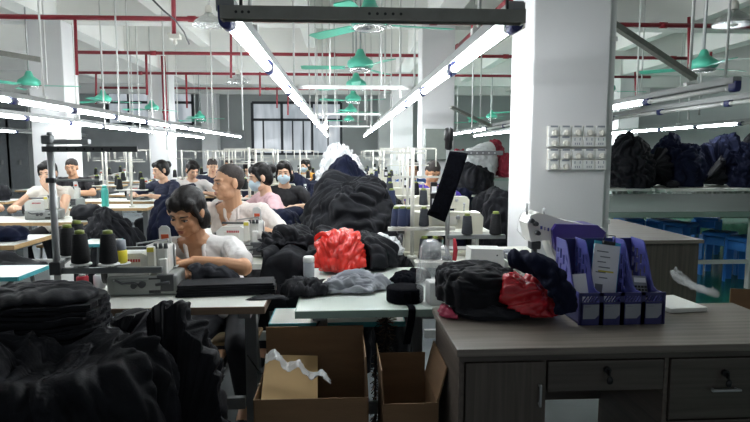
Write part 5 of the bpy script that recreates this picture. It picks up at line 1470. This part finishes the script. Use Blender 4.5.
    def hdisp(p, n_):
        q = Mi @ p
        return .0035 * mnoise.noise(V((q.x * 70, q.y * 18, q.z * 14))) + .0015 * mnoise.noise(V((q.x * 160, q.y * 60, q.z * 40)))
    remesh(hh, .0055 if fine < .01 else .008, 7 if fine < .01 else 4, disp=hdisp if hair not in ('crop',) else None, mats=(hm,), name='hair', parent=t)
    # shirt
    c = MB(); g = .016
    c.ell(H_ + V((0, 0, .03)), (.165 * fb + g, .125 + g, .11), 18, 10)
    c.ell(sp(.16), (.142 * fb + g, .108 + g, .16), 18, 10, M=Mt)
    c.ell(sp(.32), (.150 * fb + g, .107 * fb + g, .165), 18, 10, M=Mt)
    c.cap(ShR + V((.015, 0, -.005)), ShL + V((-.015, 0, -.005)), .066, .066, 16)
    c.cap(sp(.43) + V((-.075, 0, .012)), sp(.45), .056, .060); c.cap(sp(.43) + V((.075, 0, .012)), sp(.45), .056, .060)
    for Sh, E, W in ((ShR, ER, WR), (ShL, EL, WL)):
        if sleeve <= .02: continue
        if sleeve <= 1: c.cap(Sh, Sh + (E - Sh) * sleeve, .062 * fb, .062 * fb)
        else:
            c.cap(Sh, E, .062 * fb, .052 * fb); c.cap(E, E + (W - E) * (sleeve - 1), .052 * fb, .042 * fb)
    ax = (NB - H_).normalized(); fw_ = V((0, -math.cos(L), -math.sin(L)))
    Ti = Ts.inverted()
    def cutf(p):
        q = p - H_; zz = q.dot(ax); ff = q.dot(Ts @ fw_); xx = (Ti @ q).x - offs[0] * zz / .45
        if vneck and ff > 0 and zz > .35 and abs(xx) < (zz - .35) * .42: return True
        return (p - sp(.505)).length < .050
    def sdisp(p, n_):
        q = p - H_
        return .0055 * fold_noise(V((q.x, q.y, q.z)), 3.3 + x, 9, (1.2, 1.2, .7), .4) + .004 * mnoise.noise(q * 22)
    remesh(c, fine * .8, 3, disp=sdisp, cut=cutf, mats=(shirt,), name='shirt', parent=t)
    # trousers
    tr_ = MB()
    tr_.ell(H_ + V((0, 0, -.005)), (.165 * fb + .012, .135, .095), 16, 10)
    for sd, an in zip((-1, 1), feet):
        hj = H_ + V((sd * .085, -.02, -.01)); kn = V((sd * .13, -.42, seat + .05))
        tr_.cap(hj, kn, .094, .070); tr_.cap(kn, an + V((0, 0, .03)), .068, .052)
    remesh(tr_, .016, 2, mats=('trousers',), name='trousers', parent=t)
    for an in feet:
        MB().cap(an + V((0, .035, -.048)), an + V((0, -.135, -.052)), .042, .036, 12).build('shoe', 'black_plastic', t)
    # collar of the shirt
    if vneck or not female:
        for sx in (-1, 1):
            p0 = sp(.475) + Ts @ V((sx * .066, .03, .012)); p1 = sp(.455, .06) + Ts @ V((sx * .045, 0, 0.012)); p2 = sp(.385, .115) + Ts @ V((sx * .016, 0, 0))
            pp_ = [p0, (p0 + p1) / 2 + V((sx * .006, 0, .008)), p1, (p1 + p2) / 2 + V((sx * .012, -.006, 0)), p2]
            MB().tube(pp_, [.007, .010, .011, .010, .005], 8).build('collar', shirt, t)
    if not female:
        pb_ = [sp(d, .128 * fb) for d in (.38, .32, .26, .2)]
        for p_ in pb_: MB().ell(p_, .006, 8, 6).build('button', 'ivory_plastic', t)
    if stool:
        short = label.replace(' a ', ' ').replace(' an ', ' ').replace(' the ', ' ').split(',')[0].split(' behind')[0].split()[:11]
        ws_ = WS.put((x, y + .02, 0) if not rz else (x - math.sin(rz) * .02, y + .02 * math.cos(rz), 0), rz, 'plain work stool under ' + ' '.join(short), 'work stools')
        ws_.scale = (1, 1, (seat - .01) / .45)
    return t

# 1 woman in white blouse, foreground
def loc_hand(t_xy, rz, px_, py_, Y, s=1):
    p = at(px_, py_, Y=Y); q = V((p.x - t_xy[0], p.y - t_xy[1], 0)); c_, s_ = math.cos(-rz), math.sin(-rz)
    return ((q.x * c_ - q.y * s_) / s, (q.x * s_ + q.y * c_) / s, p.z / s)
hx = at(188, 215, Y=2.78).x
P1 = (hx + .105, 3.15)
person('woman with dark hair in a white blouse, head bent over the nearest overlock machine', P1[0], P1[1], 0, 1.0, seat=.40, lean=22, female=True, head=(-16, 24, 5), offs=(-.115, 0),
       hands=(loc_hand(P1, 0, 173, 260, 2.82), loc_hand(P1, 0, 194, 261, 2.78)), poles=((-1, .3, -.1), (1, .1, -.05)), fdirs=((.5, -.5, -.25), (-1, -.25, -.12)),
       skin='skin_tan', shirt='shirt_white', sleeve=.72, hair='bob', vneck=True, fine=.0075, hcurl=.45)
# 2 man in pale shirt
hx = at(226, 190, Y=3.62).x
P2 = (hx + .06, 4.02)
person('man with cropped hair in a pale striped shirt looking to the left', P2[0], P2[1], 0, 1.02, lean=16, female=False, head=(-52, 2, 0), offs=(-.07, 0), twist=-12,
       hands=(loc_hand(P2, 0, 201, 207, 3.55), loc_hand(P2, 0, 250, 230, 3.74)), poles=((-.8, .3, -.15), (1, .3, -.05)), fdirs=((-1, -.3, -.1), (-1, -.3, -.05)),
       skin='skin', shirt='shirt_stripe', sleeve=.8, hair='crop', fine=.0085, vneck=True)
# 3 woman in pink, turned left
p = at(262, 183, Y=4.75)
person('woman in a pink shirt with a mask and hair bun facing left', p.x + .08, 5.12, R(-62), 1.0, lean=12, head=(-8, 10, 0), hands=((-.12, -.36, .85), (.2, -.33, .85)), skin='skin_pale', shirt='shirt_pink', hair='bun', mask=True, fine=.011)
# 4 woman in black with mask
p = at(281, 180, Y=5.9)
person('woman in a black top with a pale mask behind the woman in pink', p.x, 6.14, R(10), 1.0, lean=8, head=(-12, 4, 0), hands=((-.12, -.32, .84), (.1, -.36, .84)), skin='skin_pale', shirt='shirt_black', hair='bob', mask=True, fine=.011)
# 5 woman with hand at her mouth
p = at(44, 178, Y=6.0)
p5 = (p.x, 6.2)
person('woman in a sleeveless cream top with her hand at her mouth', p5[0], p5[1], 0, 1.0, lean=8, head=(4, 8, 0), hands=((-.2, -.36, .84), loc_hand(p5, 0, 50, 190, 5.97)), poles=((-1, .3, -.6), (.5, -.3, -1)), fdirs=(None, (-.5, -.1, .8)), skin='skin_pale', shirt='shirt_cream', sleeve=.12, hair='bun', fine=.010)
# 6 man half hidden behind the grey post
p = at(61, 176, Y=8.0)
person('man with short hair half hidden behind the grey stand post at left', p.x, 8.42, 0, 1.0, lean=6, female=False, head=(10, 6, 0), skin='skin', shirt='shirt_black', hair='short', fine=.012)
# 7 maroon shirt at the left edge
p = at(1, 188, Y=5.9)
person('person in a maroon shirt at the left edge, head cut by the frame', p.x - .52, 6.25, R(12), 1.0, lean=18, head=(10, 15, 0), hands=((-.1, -.40, .84), (.15, -.42, .84)), skin='skin_pale', shirt='shirt_maroon', hair='bob', fine=.011)
# 8 woman with yellow at her mouth, in navy
p = at(152, 175, Y=6.95)
person('woman in dark navy sitting right of the left row table, turned left', p.x + .05, 7.5, R(-25), 1.0, lean=14, head=(-18, 8, 0), hands=((-.2, -.42, .87), (.05, -.42, .86)), skin='skin_pale', shirt='shirt_navy', sleeve=1.4, hair='bun', fine=.011)
# 9 woman in white bending
p = at(178, 172, Y=8.0)
person('woman in white bending forward in the inner left row', p.x + .12, 8.2, R(20), 1.0, lean=20, head=(20, 26, 0), skin='skin_pale', shirt='shirt_white', hair='bun', fine=.012)
# 10 person in navy
p = at(205, 172, Y=9.0)
person('person in a navy shirt reaching right behind the man in the pale shirt', p.x + .02, 9.46, R(10), 1.0, lean=14, head=(10, 14, 0), female=False, hands=((-.1, -.40, .84), (.15, -.40, .85)), skin='skin_pale', shirt='shirt_navy', hair='short', fine=.012)
# 11 person behind the man
p = at(219, 172, Y=10.3)
person('person in dark clothes farther back above the shoulder of the man', p.x + .06, 10.98, 0, 1.0, lean=12, head=(-10, 12, 0), female=False, skin='skin', shirt='shirt_black', hair='short', fine=.013)
# 12 far bending worker in yellow
p = at(306, 161, Y=10.6)
person('far worker in a yellow top bending beside the white cloth pile', p.x + .1, 10.8, R(-30), 1.0, lean=20, head=(-10, 14, 0), skin='skin_pale', shirt='shirt_yellow', hair='bob', mask=True, fine=.013)
# 13, 14 right row
p = at(414, 168, Y=7.4)
person('woman in a blue top at the right row beside the man in purple', p.x, 7.8, R(5), 1.0, lean=10, head=(0, 8, 0), hands=((-.13, -.30, .85), (.13, -.30, .85)), skin='skin', shirt='shirt_blue', hair='bun', fine=.012)
p = at(434, 172, Y=6.1)
person('man in a purple shirt bent over the cream machines of the right row', p.x, 6.5, R(8), 1.0, lean=14, head=(5, 24, 0), hands=((-.13, -.30, .85), (.13, -.30, .85)), female=False, skin='skin_tan', shirt='shirt_purple', hair='short', fine=.011)
p = at(253, 171, Y=7.6)
person('person with dark hair behind the woman in pink, face turned down', p.x, 7.75, R(-10), 1.0, lean=12, head=(-5, 22, 0), skin='skin_pale', shirt='shirt_navy', hair='tail', fine=.013)
# ================================================================== let cloth rest against its neighbours instead of passing through them
from mathutils.bvhtree import BVHTree
bpy.context.view_layer.update()
_b = {}
def wb(o):
    if o not in _b:
        M = o.matrix_world; vs = [M @ v.co for v in o.data.vertices]
        if not vs: _b[o] = None
        else:
            lo = V([min(v[i] for v in vs) for i in range(3)]); hi = V([max(v[i] for v in vs) for i in range(3)])
            _b[o] = (lo, hi, vs)
    return _b[o]
_t = {}
def tree(o):
    if o not in _t: _t[o] = BVHTree.FromPolygons(wb(o)[2], [p.vertices[:] for p in o.data.polygons])
    return _t[o]
_hs = set(HEAPS); _meshes = [o for o in bpy.data.objects if o.type == 'MESH' and o not in _hs and not o.get('kind') == 'structure' or o.name.startswith('column')]
_meshes = [o for o in _meshes if not o.name.startswith(('plastic_film',))]
for pass_ in (0, 1):
  _done = []
  for o in HEAPS:
      lo, hi, vs = wb(o)
      near = [q for q in _meshes + _done if q is not o and wb(q) and all(wb(q)[0][i] < hi[i] + .02 and wb(q)[1][i] > lo[i] - .02 for i in range(3))]
      T_ = [tree(q) for q in near]
      b0 = o.matrix_world.translation; hz = hi.z - lo.z; ex = (hi - lo) / 2
      def buried(c):
          for t_ in T_:
              h = t_.find_nearest(c)
              if h[0] is not None and (c - h[0]).dot(h[1]) < 0: return True
          return False
      cands = [b0 + V((0, 0, f * hz)) for f in (.22, .5, .7)] + [b0 + V((math.cos(a) * ex.x * r, math.sin(a) * ex.y * r, f * hz)) for r in (.4, .65, .85) for f in (.08, .2, .5) for a in [k * PI / 4 - PI / 2 for k in range(8)]]
      c = next((q for q in cands if not buried(q)), None)
      if c is None: c = cands[0]
      if near:
          Mi = o.matrix_world.inverted(); nt, nr = HEAPN[o.name]
          keep = []
          for p in vs:
              d = p - c; L = d.length; best = 1.0
              if L > 1e-6:
                  d /= L
                  for t_ in T_:
                      h = t_.ray_cast(c, d, L + .02)
                      if h[0] is not None and h[1].dot(d) < 0: best = min(best, max(.004, h[3] - .034) / L)
              keep.append(best)
          lim = list(keep)
          for j in range(nr + 1):
              for i in range(nt):
                  k = j * nt + i
                  lim[k] = min(keep[min(max(j + dj, 0), nr) * nt + (i + di) % nt] for dj in (-2, -1, 0, 1, 2) for di in (-2, -1, 0, 1, 2))
          for v, p, f in zip(o.data.vertices, vs, lim):
              if f < 1: v.co = Mi @ (c + (p - c) * f)
          o.data.update(); del _b[o]; _t.pop(o, None)
      _done.append(o)
